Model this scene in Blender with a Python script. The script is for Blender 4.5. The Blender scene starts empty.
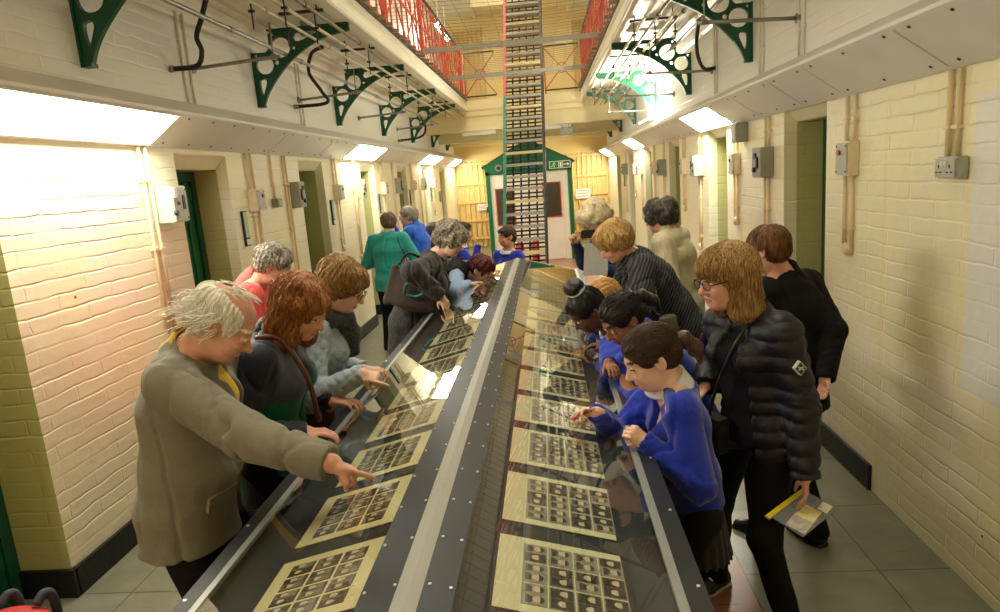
import bpy, bmesh, math, random
import numpy as np
from mathutils import Vector, Matrix, noise as mnoise
R_ = math.radians
sc = bpy.context.scene
COL = sc.collection
rng = random.Random(7)

# ------------------------------------------------------------------ camera frame (measured from the vanishing points)
FPX, CX, CY, CAMH = 667.0, 500.0, 306.0, 1.9
_f = Vector((45., 133., -FPX)).normalized()
_u = Vector((-275., 3544., FPX)); _u = (_u - _f * _u.dot(_f)).normalized()
_r = _f.cross(_u)
def W(px, py, d):
    """world point seen at pixel (px,py) at distance d along the lens axis"""
    c = Vector(((px - CX) / FPX * d, -(py - CY) / FPX * d, -d))
    return Vector((_r.dot(c), _f.dot(c), CAMH + _u.dot(c)))

# ------------------------------------------------------------------ tags
def tag(o, label=None, cat=None, group=None, kind=None):
    if label: o['label'] = label
    if cat: o['category'] = cat
    if group: o['group'] = group
    if kind: o['kind'] = kind
    return o
def empty(name, loc, label=None, cat=None, group=None, kind=None):
    o = bpy.data.objects.new(name, None); COL.objects.link(o); o.location = loc
    o.empty_display_size = .1
    return tag(o, label, cat, group, kind)
def put(name, me, parent=None):
    o = bpy.data.objects.new(name, me); COL.objects.link(o)
    if parent is not None:
        o.parent = parent
        w = Vector((0, 0, 0)); p = parent
        while p is not None:
            w += Vector(p.location)+p.matrix_parent_inverse.translation; p = p.parent
        o.matrix_parent_inverse = Matrix.Translation(-w)
    return o
def copy_tree(o, parent=None):
    c = o.copy(); COL.objects.link(c)
    if parent is not None: c.parent = parent
    for ch in list(o.children): copy_tree(ch, c)
    return c

# ------------------------------------------------------------------ materials
MATS = {}
def nmat(name):
    m = bpy.data.materials.new(name); m.use_nodes = True
    nt = m.node_tree; b = nt.nodes['Principled BSDF']
    return m, nt, b
def nd(nt, typ, **kw):
    n = nt.nodes.new(typ)
    for k, v in kw.items():
        if k in n.inputs.keys(): n.inputs[k].default_value = v
        else: setattr(n, k, v)
    return n
def col4(c): return (c[0], c[1], c[2], 1.0)
def S(r, g, b):
    """sRGB 0..255 to linear"""
    f = lambda v: (v/255/12.92) if v/255 <= .04045 else ((v/255+.055)/1.055)**2.4
    return (f(r), f(g), f(b))
def mat(name, c, rough=.6, metal=0., var=.12, scale=30., bump=0., bscale=80., stretch=None, spec=.5, emit=None, es=0., sheen=0.):
    """plain procedural surface: base colour broken up by noise, optional noise bump"""
    if name in MATS: return MATS[name]
    m, nt, b = nmat(name)
    tc = nd(nt, 'ShaderNodeTexCoord')
    mp = nd(nt, 'ShaderNodeMapping')
    if stretch: mp.inputs['Scale'].default_value = stretch
    nt.links.new(tc.outputs['Object'], mp.inputs['Vector'])
    n = nd(nt, 'ShaderNodeTexNoise', Scale=scale, Detail=4.)
    nt.links.new(mp.outputs[0], n.inputs['Vector'])
    rp = nd(nt, 'ShaderNodeValToRGB')
    lo = [max(0, x*(1-var)) for x in c]; hi = [min(1, x*(1+var)) for x in c]
    rp.color_ramp.elements[0].color = col4(lo); rp.color_ramp.elements[1].color = col4(hi)
    rp.color_ramp.elements[0].position = .3; rp.color_ramp.elements[1].position = .7
    nt.links.new(n.outputs['Fac'], rp.inputs['Fac'])
    nt.links.new(rp.outputs['Color'], b.inputs['Base Color'])
    b.inputs['Roughness'].default_value = rough; b.inputs['Metallic'].default_value = metal
    b.inputs['Specular IOR Level'].default_value = spec
    if sheen: b.inputs['Sheen Weight'].default_value = sheen
    if bump:
        n2 = nd(nt, 'ShaderNodeTexNoise', Scale=bscale, Detail=3.)
        nt.links.new(mp.outputs[0], n2.inputs['Vector'])
        bp = nd(nt, 'ShaderNodeBump', Strength=bump, Distance=.01)
        nt.links.new(n2.outputs['Fac'], bp.inputs['Height']); nt.links.new(bp.outputs[0], b.inputs['Normal'])
    if emit:
        b.inputs['Emission Color'].default_value = col4(emit); b.inputs['Emission Strength'].default_value = es
    MATS[name] = m
    return m

# ------------------------------------------------------------------ mesh builder
class MB:
    def __init__(s): s.v = []; s.f = []; s.m = []; s.sm = []
    def add(s, vs, fs, mi=0, smooth=False):
        o = len(s.v); s.v += [tuple(v) for v in vs]
        for f in fs: s.f.append([i+o for i in f]); s.m.append(mi); s.sm.append(smooth)
        return s
    def box(s, x0, x1, y0, y1, z0, z1, mi=0, ch=0.0):
        if x0 > x1: x0, x1 = x1, x0
        if y0 > y1: y0, y1 = y1, y0
        if z0 > z1: z0, z1 = z1, z0
        if ch <= 0:
            vs = [(x0,y0,z0),(x1,y0,z0),(x1,y1,z0),(x0,y1,z0),(x0,y0,z1),(x1,y0,z1),(x1,y1,z1),(x0,y1,z1)]
            return s.add(vs, [(0,3,2,1),(4,5,6,7),(0,1,5,4),(1,2,6,5),(2,3,7,6),(3,0,4,7)], mi)
        bm = bmesh.new(); bmesh.ops.create_cube(bm, size=1)
        for v in bm.verts: v.co = Vector(((x0+x1)/2+v.co.x*(x1-x0), (y0+y1)/2+v.co.y*(y1-y0), (z0+z1)/2+v.co.z*(z1-z0)))
        c = min(ch, .45*min(x1-x0, y1-y0, z1-z0))
        bmesh.ops.bevel(bm, geom=bm.edges[:], offset=c, segments=2, affect='EDGES')
        bm.verts.index_update()
        s.add([v.co[:] for v in bm.verts], [[v.index for v in f.verts] for f in bm.faces], mi); bm.free()
        return s
    def obox(s, c, ax, ay, az, hx, hy, hz, mi=0):
        """oriented box: centre c, unit axes, half sizes"""
        c = Vector(c); ax, ay, az = Vector(ax)*hx, Vector(ay)*hy, Vector(az)*hz
        vs = [c+sx*ax+sy*ay+sz*az for sz in (-1,1) for sx, sy in ((-1,-1),(1,-1),(1,1),(-1,1))]
        return s.add(vs, [(0,3,2,1),(4,5,6,7),(0,1,5,4),(1,2,6,5),(2,3,7,6),(3,0,4,7)], mi)
    def beam(s, a, b, w, h, up=(0,0,1), mi=0):
        a, b = Vector(a), Vector(b); d = (b-a); L = d.length; d = d/L
        up = Vector(up); sd = d.cross(up)
        if sd.length < 1e-4: sd = d.cross(Vector((1,0,0)))
        sd.normalize(); up = sd.cross(d)
        return s.obox((a+b)/2, d, sd, up, L/2, w/2, h/2, mi)
    def tube(s, pts, r, seg=8, mi=0, cap=True):
        pts = [Vector(p) for p in pts]; n = len(pts)
        rs = r if isinstance(r, (list, tuple)) else [r]*n
        o = len(s.v); prev = None
        for i, p in enumerate(pts):
            t = (pts[min(i+1, n-1)] - pts[max(i-1, 0)])
            t = t.normalized() if t.length > 1e-9 else Vector((0,0,1))
            if prev is None:
                a = Vector((0,0,1)) if abs(t.z) < .9 else Vector((1,0,0))
                x = t.cross(a).normalized()
            else:
                x = (prev - t*prev.dot(t))
                x = x.normalized() if x.length > 1e-6 else t.orthogonal().normalized()
            prev = x; y = t.cross(x)
            for k in range(seg):
                a = 2*math.pi*k/seg; s.v.append(tuple(p + (x*math.cos(a)+y*math.sin(a))*rs[i]))
        for i in range(n-1):
            for k in range(seg):
                k2 = (k+1) % seg
                s.f.append([o+i*seg+k, o+i*seg+k2, o+(i+1)*seg+k2, o+(i+1)*seg+k]); s.m.append(mi); s.sm.append(True)
        if cap:
            s.f.append([o+k for k in range(seg)][::-1]); s.m.append(mi); s.sm.append(False)
            s.f.append([o+(n-1)*seg+k for k in range(seg)]); s.m.append(mi); s.sm.append(False)
        return s
    def cyl(s, a, b, r, seg=16, mi=0): return s.tube([a, b], r, seg, mi)
    def prism(s, poly, axis, a0, a1, mi=0):
        """closed polygon (2D) extruded along axis from a0 to a1; axis 'x': poly=(y,z); 'y': (x,z); 'z': (x,y)"""
        def P(p, a): return {'x': (a, p[0], p[1]), 'y': (p[0], a, p[1]), 'z': (p[0], p[1], a)}[axis]
        n = len(poly)
        vs = [P(p, a0) for p in poly] + [P(p, a1) for p in poly]
        fs = [list(range(n)), list(range(2*n-1, n-1, -1))] + [[i, n+i, n+(i+1) % n, (i+1) % n] for i in range(n)]
        return s.add(vs, fs, mi)
    def ball(s, c, r, mi=0, seg=12, rings=8, sc3=(1,1,1)):
        vs = [(c[0], c[1], c[2]+r*sc3[2])]
        for i in range(1, rings):
            a = math.pi*i/rings
            for k in range(seg):
                b = 2*math.pi*k/seg
                vs.append((c[0]+r*sc3[0]*math.sin(a)*math.cos(b), c[1]+r*sc3[1]*math.sin(a)*math.sin(b), c[2]+r*sc3[2]*math.cos(a)))
        vs.append((c[0], c[1], c[2]-r*sc3[2])); L = len(vs)-1; fs = []
        for k in range(seg): fs.append((0, 1+k, 1+(k+1) % seg))
        for i in range(rings-2):
            for k in range(seg):
                a = 1+i*seg; fs.append((a+k, a+seg+k, a+seg+(k+1) % seg, a+(k+1) % seg))
        a = 1+(rings-2)*seg
        for k in range(seg): fs.append((a+k, L, a+(k+1) % seg))
        return s.add(vs, fs, mi, True)
    def mesh(s, name, mats, fix=True):
        me = bpy.data.meshes.new(name)
        me.from_pydata(s.v, [], s.f)
        for m in (mats if isinstance(mats, (list, tuple)) else [mats]): me.materials.append(m)
        me.polygons.foreach_set('material_index', s.m)
        me.polygons.foreach_set('use_smooth', s.sm)
        if fix:
            bm = bmesh.new(); bm.from_mesh(me); bmesh.ops.recalc_face_normals(bm, faces=bm.faces[:]); bm.to_mesh(me); bm.free()
        me.update()
        return me
    def build(s, name, mats, parent=None, fix=True): return put(name, s.mesh(name, mats, fix), parent)

def poly_holes(outline, holes, thick, to3d):
    """flat plate with holes (2D filled curve) turned into a mesh; to3d maps (u,v,w)->xyz"""
    cu = bpy.data.curves.new('plate', 'CURVE'); cu.dimensions = '2D'; cu.fill_mode = 'BOTH'; cu.extrude = thick/2
    for pl in [outline]+holes:
        sp = cu.splines.new('POLY'); sp.points.add(len(pl)-1); sp.use_cyclic_u = True
        for p, q in zip(sp.points, pl): p.co = (q[0], q[1], 0, 1)
    ob = bpy.data.objects.new('plate', cu); COL.objects.link(ob)
    dg = bpy.context.evaluated_depsgraph_get()
    me = bpy.data.meshes.new_from_object(ob.evaluated_get(dg))
    bpy.data.objects.remove(ob); bpy.data.curves.remove(cu)
    n = len(me.vertices); co = np.empty(n*3, np.float32); me.vertices.foreach_get('co', co); co = co.reshape(-1, 3)
    out = MB(); out.v = [to3d(*c) for c in co.tolist()]
    for p in me.polygons: out.f.append(list(p.vertices)); out.m.append(0); out.sm.append(False)
    bpy.data.meshes.remove(me)
    return out
def circ(cx, cy, rx, ry=None, n=24):
    ry = ry or rx
    return [(cx+rx*math.cos(2*math.pi*i/n), cy+ry*math.sin(2*math.pi*i/n)) for i in range(n)]
def bez(pts, n=8):
    """smooth path through points (Catmull-Rom)"""
    P = [Vector(p) for p in pts]; P = [2*P[0]-P[1]]+P+[2*P[-1]-P[-2]]; out = []
    for i in range(1, len(P)-2):
        for k in range(n):
            t = k/n; a, b, c, d = P[i-1], P[i], P[i+1], P[i+2]
            out.append(.5*((2*b)+(c-a)*t+(2*a-5*b+4*c-d)*t*t+(3*b-a-3*c+d)*t**3))
    out.append(P[-2]); return out
ORD = ['first','second','third','fourth','fifth','sixth','seventh','eighth','ninth','tenth','eleventh','twelfth','thirteenth','fourteenth','fifteenth','sixteenth','seventeenth','eighteenth','nineteenth','twentieth']
XL, XR = -2.467, 1.725            # wall faces
YB, YF = -2.6, 18.7               # behind the photographer, far end
GL, GR = -1.55, 0.835             # gallery edges
GZ0, GZ1 = 3.285, 3.52            # gallery soffit, gallery floor

# ------------------------------------------------------------------ room materials
def wall_mat(name, base, axis, patches=(), white=None):
    """thickly painted brickwork; axis 'yz' or 'xz' = plane of the wall"""
    m, nt, b = nmat(name); L = nt.links.new
    tc = nd(nt, 'ShaderNodeTexCoord'); sp = nd(nt, 'ShaderNodeSeparateXYZ'); L(tc.outputs['Object'], sp.inputs[0])
    cb = nd(nt, 'ShaderNodeCombineXYZ'); L(sp.outputs['Y' if axis == 'yz' else 'X'], cb.inputs[0]); L(sp.outputs['Z'], cb.inputs[1])
    nz = nd(nt, 'ShaderNodeTexNoise', Scale=7., Detail=3.); L(tc.outputs['Object'], nz.inputs['Vector'])
    wob = nd(nt, 'ShaderNodeVectorMath', operation='MULTIPLY_ADD'); L(nz.outputs['Color'], wob.inputs[0]); wob.inputs[1].default_value = (.035, .03, 0); L(cb.outputs[0], wob.inputs[2])
    br = nd(nt, 'ShaderNodeTexBrick', Scale=1.0); L(wob.outputs[0], br.inputs['Vector'])
    br.offset = .5; br.inputs['Brick Width'].default_value = .42; br.inputs['Row Height'].default_value = .079
    br.inputs['Mortar Size'].default_value = .009; br.inputs['Mortar Smooth'].default_value = 1.0; br.inputs['Bias'].default_value = 0
    br.inputs['Color1'].default_value = (1, 1, 1, 1); br.inputs['Color2'].default_value = (.86, .86, .86, 1); br.inputs['Mortar'].default_value = (.45, .45, .45, 1)
    n2 = nd(nt, 'ShaderNodeTexNoise', Scale=14., Detail=5.); L(tc.outputs['Object'], n2.inputs['Vector'])
    n3 = nd(nt, 'ShaderNodeTexNoise', Scale=5., Detail=2.); L(tc.outputs['Object'], n3.inputs['Vector'])
    nk = nd(nt, 'ShaderNodeTexNoise', Scale=1.0, Detail=3.); mk = nd(nt, 'ShaderNodeMapping'); mk.inputs['Scale'].default_value = (2.2, 2.2, 9.); L(tc.outputs['Object'], mk.inputs[0]); L(mk.outputs[0], nk.inputs['Vector'])
    mr = nd(nt, 'ShaderNodeMapRange'); L(nk.outputs['Fac'], mr.inputs[0]); mr.inputs[1].default_value = .42; mr.inputs[2].default_value = .66; mr.inputs[3].default_value = .12; mr.inputs[4].default_value = 1.0
    mm = nd(nt, 'ShaderNodeMath', operation='MULTIPLY'); L(br.outputs['Fac'], mm.inputs[0]); L(mr.outputs[0], mm.inputs[1]); ng = nd(nt, 'ShaderNodeMath', operation='MULTIPLY'); L(mm.outputs[0], ng.inputs[0]); ng.inputs[1].default_value = -.8
    h = nd(nt, 'ShaderNodeMath', operation='MULTIPLY_ADD'); L(n2.outputs['Fac'], h.inputs[0]); h.inputs[1].default_value = .45; L(ng.outputs[0], h.inputs[2])
    h2 = nd(nt, 'ShaderNodeMath', operation='MULTIPLY_ADD'); L(n3.outputs['Fac'], h2.inputs[0]); h2.inputs[1].default_value = .5; L(h.outputs[0], h2.inputs[2])
    bp = nd(nt, 'ShaderNodeBump', Strength=.42, Distance=.012); L(h2.outputs[0], bp.inputs['Height']); L(bp.outputs[0], b.inputs['Normal'])
    rp = nd(nt, 'ShaderNodeValToRGB'); n4 = nd(nt, 'ShaderNodeTexNoise', Scale=1.6, Detail=4.); L(tc.outputs['Object'], n4.inputs['Vector']); L(n4.outputs['Fac'], rp.inputs['Fac'])
    c2 = (base[0]*.97, base[1]*.96, base[2]*1.0); c1 = (base[0]*1.0, base[1]*1.0, base[2]*.84)
    rp.color_ramp.elements[0].position = .35; rp.color_ramp.elements[1].position = .65
    rp.color_ramp.elements[0].color = col4(c1); rp.color_ramp.elements[1].color = col4(c2)
    out = rp.outputs['Color']
    for (a0, a1, z0, z1, c) in list(patches)+([(-9, 40, 2.5, 9.5, white)] if white else []):          # painted-out rectangles, their own colour of paint
        f = None
        for comp, lo, hi in ((0, a0, a1), (1, z0, z1)):
            s2 = nd(nt, 'ShaderNodeSeparateXYZ'); L(cb.outputs[0], s2.inputs[0])
            g = nd(nt, 'ShaderNodeMath', operation='GREATER_THAN'); L(s2.outputs[comp], g.inputs[0]); g.inputs[1].default_value = lo
            l = nd(nt, 'ShaderNodeMath', operation='LESS_THAN'); L(s2.outputs[comp], l.inputs[0]); l.inputs[1].default_value = hi
            q = nd(nt, 'ShaderNodeMath', operation='MULTIPLY'); L(g.outputs[0], q.inputs[0]); L(l.outputs[0], q.inputs[1])
            if f is None: f = q
            else:
                q2 = nd(nt, 'ShaderNodeMath', operation='MULTIPLY'); L(f.outputs[0], q2.inputs[0]); L(q.outputs[0], q2.inputs[1]); f = q2
        mx = nd(nt, 'ShaderNodeMix', data_type='RGBA'); L(f.outputs[0], mx.inputs[0]); L(out, mx.inputs[6]); mx.inputs[7].default_value = col4(c); out = mx.outputs[2]
    # a few chipped-paint specks
    vo = nd(nt, 'ShaderNodeTexVoronoi', Scale=2.6); L(tc.outputs['Object'], vo.inputs['Vector'])
    lt = nd(nt, 'ShaderNodeMath', operation='LESS_THAN'); L(vo.outputs['Distance'], lt.inputs[0]); lt.inputs[1].default_value = .022
    mx = nd(nt, 'ShaderNodeMix', data_type='RGBA'); L(lt.outputs[0], mx.inputs[0]); L(out, mx.inputs[6]); mx.inputs[7].default_value = col4(S(150, 95, 60)); out = mx.outputs[2]
    L(out, b.inputs['Base Color'])
    b.inputs['Roughness'].default_value = .38; b.inputs['Specular IOR Level'].default_value = .5
    return m
CREAM = S(249, 241, 213)
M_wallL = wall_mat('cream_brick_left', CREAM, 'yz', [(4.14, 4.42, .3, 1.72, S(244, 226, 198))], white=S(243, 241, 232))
M_wallR = wall_mat('cream_brick_right', CREAM, 'yz', [(1.2, 2.876, .855, 2.075, S(240, 240, 233)), (3.575, 3.6, .16, 2.15, S(246, 234, 186))], white=S(243, 241, 232))
M_wallB = wall_mat('yellow_brick_end', S(236, 210, 146), 'xz')
M_wallU = wall_mat('cream_brick_upper_end', S(246, 222, 160), 'xz')
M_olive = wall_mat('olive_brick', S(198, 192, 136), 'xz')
M_creamp = mat('cream_paint', S(244, 238, 218), .45, var=.04, scale=6)
M_white = mat('white_gloss_panel', S(238, 237, 230), .4, var=.03, scale=4)
M_whitew = mat('warm_white_panel', S(224, 214, 188), .45, var=.04, scale=4)
M_soff = mat('soffit_paint', S(246, 243, 230), .5, var=.05, scale=3)
M_green = mat('green_gloss_paint', S(13, 98, 58), .3, var=.12, scale=5, bump=.15, bscale=25)
M_greend = mat('dark_green_paint', S(16, 84, 58), .35, var=.12, scale=6)
M_black = mat('black_gloss_paint', S(12, 12, 12), .55, var=.3, scale=12, bump=.3, bscale=30)
M_grey = mat('grey_steel', S(150, 148, 140), .4, .6, var=.1, scale=20)
M_galv = mat('galvanised_steel', S(172, 172, 166), .38, .75, var=.12, scale=40)
M_dark = mat('dark_steel', S(62, 60, 58), .45, .5, var=.2, scale=20)
M_rubber = mat('black_rubber', S(20, 20, 20), .5, var=.2)
M_red = mat('red_gloss_paint', S(190, 62, 40), .4, var=.12, scale=8)
M_yellow = mat('yellow_gloss_paint', S(226, 194, 122), .4, var=.06, scale=6)
M_conduit = mat('cream_conduit', S(238, 218, 176), .4, var=.05, scale=10)
M_box_c = mat('cream_switch_case', S(232, 218, 186), .4, var=.04)
M_box_g = mat('grey_switch_case', S(150, 152, 138), .45, var=.08, scale=10)
M_box_p = mat('pale_green_switch_case', S(196, 202, 176), .45, var=.05, scale=10)
M_plate = mat('grey_switch_plate', S(184, 184, 172), .4, var=.05)
M_redb = mat('red_button', S(190, 30, 30), .35, var=.05)
M_blackp = mat('black_plastic', S(28, 28, 28), .4, var=.1)
M_screw = mat('dark_screw', S(52, 50, 46), .5, .3, var=.1)
M_pipeb = mat('brown_pipe', S(128, 112, 88), .4, .35, var=.15, scale=12)
M_pipec = mat('cream_pipe', S(214, 202, 166), .45, .1, var=.1, scale=12)
M_beam = mat('cream_beam_paint', S(236, 220, 170), .5, var=.06, scale=2)
M_signw = mat('sign_white', S(240, 236, 226), .5, var=.02)
M_signg = mat('sign_green', S(30, 120, 70), .5, var=.02)
M_pale_g = mat('pale_green_glass', S(178, 210, 190), .15, var=.05, scale=8)
def emis(name, c, s):
    m, nt, b = nmat(name); b.inputs['Base Color'].default_value = col4(c)
    b.inputs['Emission Color'].default_value = col4(c); b.inputs['Emission Strength'].default_value = s; return m
M_lamp = emis('lit_diffuser', (1.0, .955, .80), 25)
M_lamp2 = emis('lit_floodlight', (1.0, .96, .76), 600)

def floor_mat():
    m, nt, b = nmat('painted_stone_floor'); L = nt.links.new
    tc = nd(nt, 'ShaderNodeTexCoord'); sp = nd(nt, 'ShaderNodeSeparateXYZ'); L(tc.outputs['Object'], sp.inputs[0])
    br = nd(nt, 'ShaderNodeTexBrick', Scale=1.0); mp = nd(nt, 'ShaderNodeMapping'); L(tc.outputs['Object'], mp.inputs[0]); L(mp.outputs[0], br.inputs['Vector'])
    mp.inputs['Location'].default_value = (-1.41, .13, 0)
    br.offset = 0.; br.inputs['Brick Width'].default_value = .60; br.inputs['Row Height'].default_value = .60
    br.inputs['Mortar Size'].default_value = .004; br.inputs['Mortar Smooth'].default_value = .2
    br.inputs['Color1'].default_value = col4(S(114, 113, 92)); br.inputs['Color2'].default_value = col4(S(122, 120, 100)); br.inputs['Mortar'].default_value = col4(S(74, 72, 56))
    # terracotta band round the case
    ab = nd(nt, 'ShaderNodeMath', operation='ADD'); L(sp.outputs['X'], ab.inputs[0]); ab.inputs[1].default_value = .33
    av = nd(nt, 'ShaderNodeMath', operation='ABSOLUTE'); L(ab.outputs[0], av.inputs[0])
    lt = nd(nt, 'ShaderNodeMath', operation='LESS_THAN'); L(av.outputs[0], lt.inputs[0]); lt.inputs[1].default_value = 1.135
    mx = nd(nt, 'ShaderNodeMix', data_type='RGBA'); L(lt.outputs[0], mx.inputs[0]); L(br.outputs['Color'], mx.inputs[6]); mx.inputs[7].default_value = col4(S(158, 104, 76))
    n = nd(nt, 'ShaderNodeTexNoise', Scale=7., Detail=6.); L(tc.outputs['Object'], n.inputs['Vector'])
    r = nd(nt, 'ShaderNodeMapRange'); L(n.outputs['Fac'], r.inputs[0]); r.inputs[1].default_value = .3; r.inputs[2].default_value = .7; r.inputs[3].default_value = .80; r.inputs[4].default_value = 1.08
    mu = nd(nt, 'ShaderNodeMix', data_type='RGBA', blend_type='MULTIPLY'); mu.inputs[0].default_value = 1.; L(mx.outputs[2], mu.inputs[6]); L(r.outputs[0], mu.inputs[7])
    # scuffs
    n2 = nd(nt, 'ShaderNodeTexNoise', Scale=3., Detail=8.); mp2 = nd(nt, 'ShaderNodeMapping'); mp2.inputs['Scale'].default_value = (1.2, 9, 1); L(tc.outputs['Object'], mp2.inputs[0]); L(mp2.outputs[0], n2.inputs['Vector'])
    g = nd(nt, 'ShaderNodeMath', operation='GREATER_THAN'); L(n2.outputs['Fac'], g.inputs[0]); g.inputs[1].default_value = .685
    m3 = nd(nt, 'ShaderNodeMix', data_type='RGBA'); L(g.outputs[0], m3.inputs[0]); L(mu.outputs[2], m3.inputs[6]); m3.inputs[7].default_value = col4(S(84, 80, 62))
    L(m3.outputs[2], b.inputs['Base Color']); b.inputs['Roughness'].default_value = .30
    bp = nd(nt, 'ShaderNodeBump', Strength=.3, Distance=.004); L(n.outputs['Fac'], bp.inputs['Height']); L(bp.outputs[0], b.inputs['Normal'])
    return m
mb = MB(); mb.box(-3.4, 2.7, YB-.3, YF+.6, -.12, 0)
tag(mb.build('floor', floor_mat()), kind='structure')

# ------------------------------------------------------------------ side walls with splayed cell doorways
DL = [1.97+2.28*k-(.0 if k else 0) for k in range(0, 7)]
DL = [2.115] + [4.42+2.28*k for k in range(6)]
DR = [4.32+2.28*k for k in range(6)]
DW = .74                            # doorway width at the wall face (inner .70 on the far side of the splay)
DZ = 2.12; SPL = .09; DEEP = .36
def side_wall(side, doors):
    x = XL if side == 'left' else XR; sg = -1 if side == 'left' else 1
    mb = MB(); ys = YB
    def quad(y0, y1, z0, z1): mb.add([(x, y0, z0), (x, y1, z0), (x, y1, z1), (x, y0, z1)], [(0, 1, 2, 3)], 0)
    zt = 9.0
    for d in doors:
        y0, y1 = d, d+DW; i1 = d+DW
        flat = side == 'left' and d < 2.5       # the nearest doorway has a plain square olive jamb
        if flat: y1 = i1
        quad(ys, y0, 0, zt); quad(y0, y1, DZ+.10, zt); ys = y1
        xs, xd = x+sg*SPL, x+sg*DEEP
        # near jamb (square), far jamb: splayed cream then olive
        mb.add([(x, y0, 0), (xs, y0, 0), (xs, y0, DZ), (x, y0, DZ+.1)], [(0, 1, 2, 3)], 0)
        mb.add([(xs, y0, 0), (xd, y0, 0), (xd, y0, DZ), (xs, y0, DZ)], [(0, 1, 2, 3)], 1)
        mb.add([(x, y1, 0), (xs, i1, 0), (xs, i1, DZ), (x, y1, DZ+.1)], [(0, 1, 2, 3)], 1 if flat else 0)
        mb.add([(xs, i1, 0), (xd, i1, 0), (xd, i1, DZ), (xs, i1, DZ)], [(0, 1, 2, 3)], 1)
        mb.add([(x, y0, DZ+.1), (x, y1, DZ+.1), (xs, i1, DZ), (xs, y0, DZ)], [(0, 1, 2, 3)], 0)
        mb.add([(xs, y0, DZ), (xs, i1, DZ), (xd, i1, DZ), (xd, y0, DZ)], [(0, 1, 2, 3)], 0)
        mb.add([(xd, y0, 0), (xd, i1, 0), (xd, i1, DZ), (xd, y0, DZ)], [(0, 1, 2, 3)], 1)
    quad(ys, YF+.3, 0, zt)
    tag(mb.build('wall_'+side, [M_wallL if side == 'left' else M_wallR, M_olive]), kind='structure')
    # skirting
    sk = MB(); a = YB if side == 'left' else 3.63
    segs = []; prev = a
    for d in doors:
        if d > prev: segs.append((prev, d))
        prev = d+DW
    segs.append((prev, YF))
    for (p, q) in segs: sk.box(x-sg*.018, x+sg*.02, p, q, .0, .15)
    for d in doors:
        y1 = d+DW
        sk.add([(x-sg*.018, y1-.018, 0), (x+sg*SPL, d+DW-.018, 0), (x+sg*SPL, d+DW-.018, .15), (x-sg*.018, y1-.018, .15), (x-sg*.018, y1+.01, 0), (x+sg*SPL, d+DW+.01, 0), (x+sg*SPL, d+DW+.01, .15), (x-sg*.018, y1+.01, .15)],
               [(0, 1, 2, 3), (3, 2, 6, 7), (0, 3, 7, 4)])
        sk.box(x+sg*SPL, x+sg*(DEEP-.05), d+DW-.018, d+DW+.01, 0, .15)
    tag(sk.build('baseboard_'+side, M_black), kind='structure')
side_wall('left', DL); side_wall('right', DR)
ndoor = 0
def cell_door(x, sg, y0, near):
    """green plank door with frame, hinge straps, spyhole and lock, set at the back of its reveal"""
    global ndoor; ndoor += 1
    xf, xd = x+sg*(DEEP-.09), x+sg*(DEEP-.02)
    fr = MB()
    fr.box(xf, xd, y0+.002, y0+.07, 0, DZ-.004); fr.box(xf, xd, y0+DW-.07, y0+DW-.002, 0, DZ-.004); fr.box(xf, xd, y0+.07, y0+DW-.07, DZ-.075, DZ-.004)
    e = empty('door_%d' % ndoor, (x+sg*DEEP, y0+DW/2, 0), kind='structure')
    fr.build('door_frame', M_greend, e)
    lf = MB(); lf.box(xd-sg*.045, xd, y0+.075, y0+DW-.075, .01, DZ-.08, 0)
    lf.box(xd-sg*.055, xd-sg*.03, y0+.075, y0+.17, .01, DZ-.08, 0); lf.box(xd-sg*.055, xd-sg*.03, y0+DW-.17, y0+DW-.075, .01, DZ-.08, 0)
    for z in (.25, 1.05, 1.95): lf.box(xd-sg*.062, xd-sg*.03, y0+.075, y0+DW-.075, z-.05, z+.05, 0)
    lf.build('door_leaf', M_green, e)
    lk = MB(); lk.box(xd-sg*.09, xd-sg*.05, y0+.1, y0+.2, 1.0, 1.2, 0, .006); lk.cyl((xd-sg*.08, y0+.15, 1.32), (xd-sg*.04, y0+.15, 1.32), .03, 12)
    lk.build('door_lock', M_dark, e)
for d in DL: cell_door(XL, -1, d, 0)
for d in DR: cell_door(XR, 1, d, 0)

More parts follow.
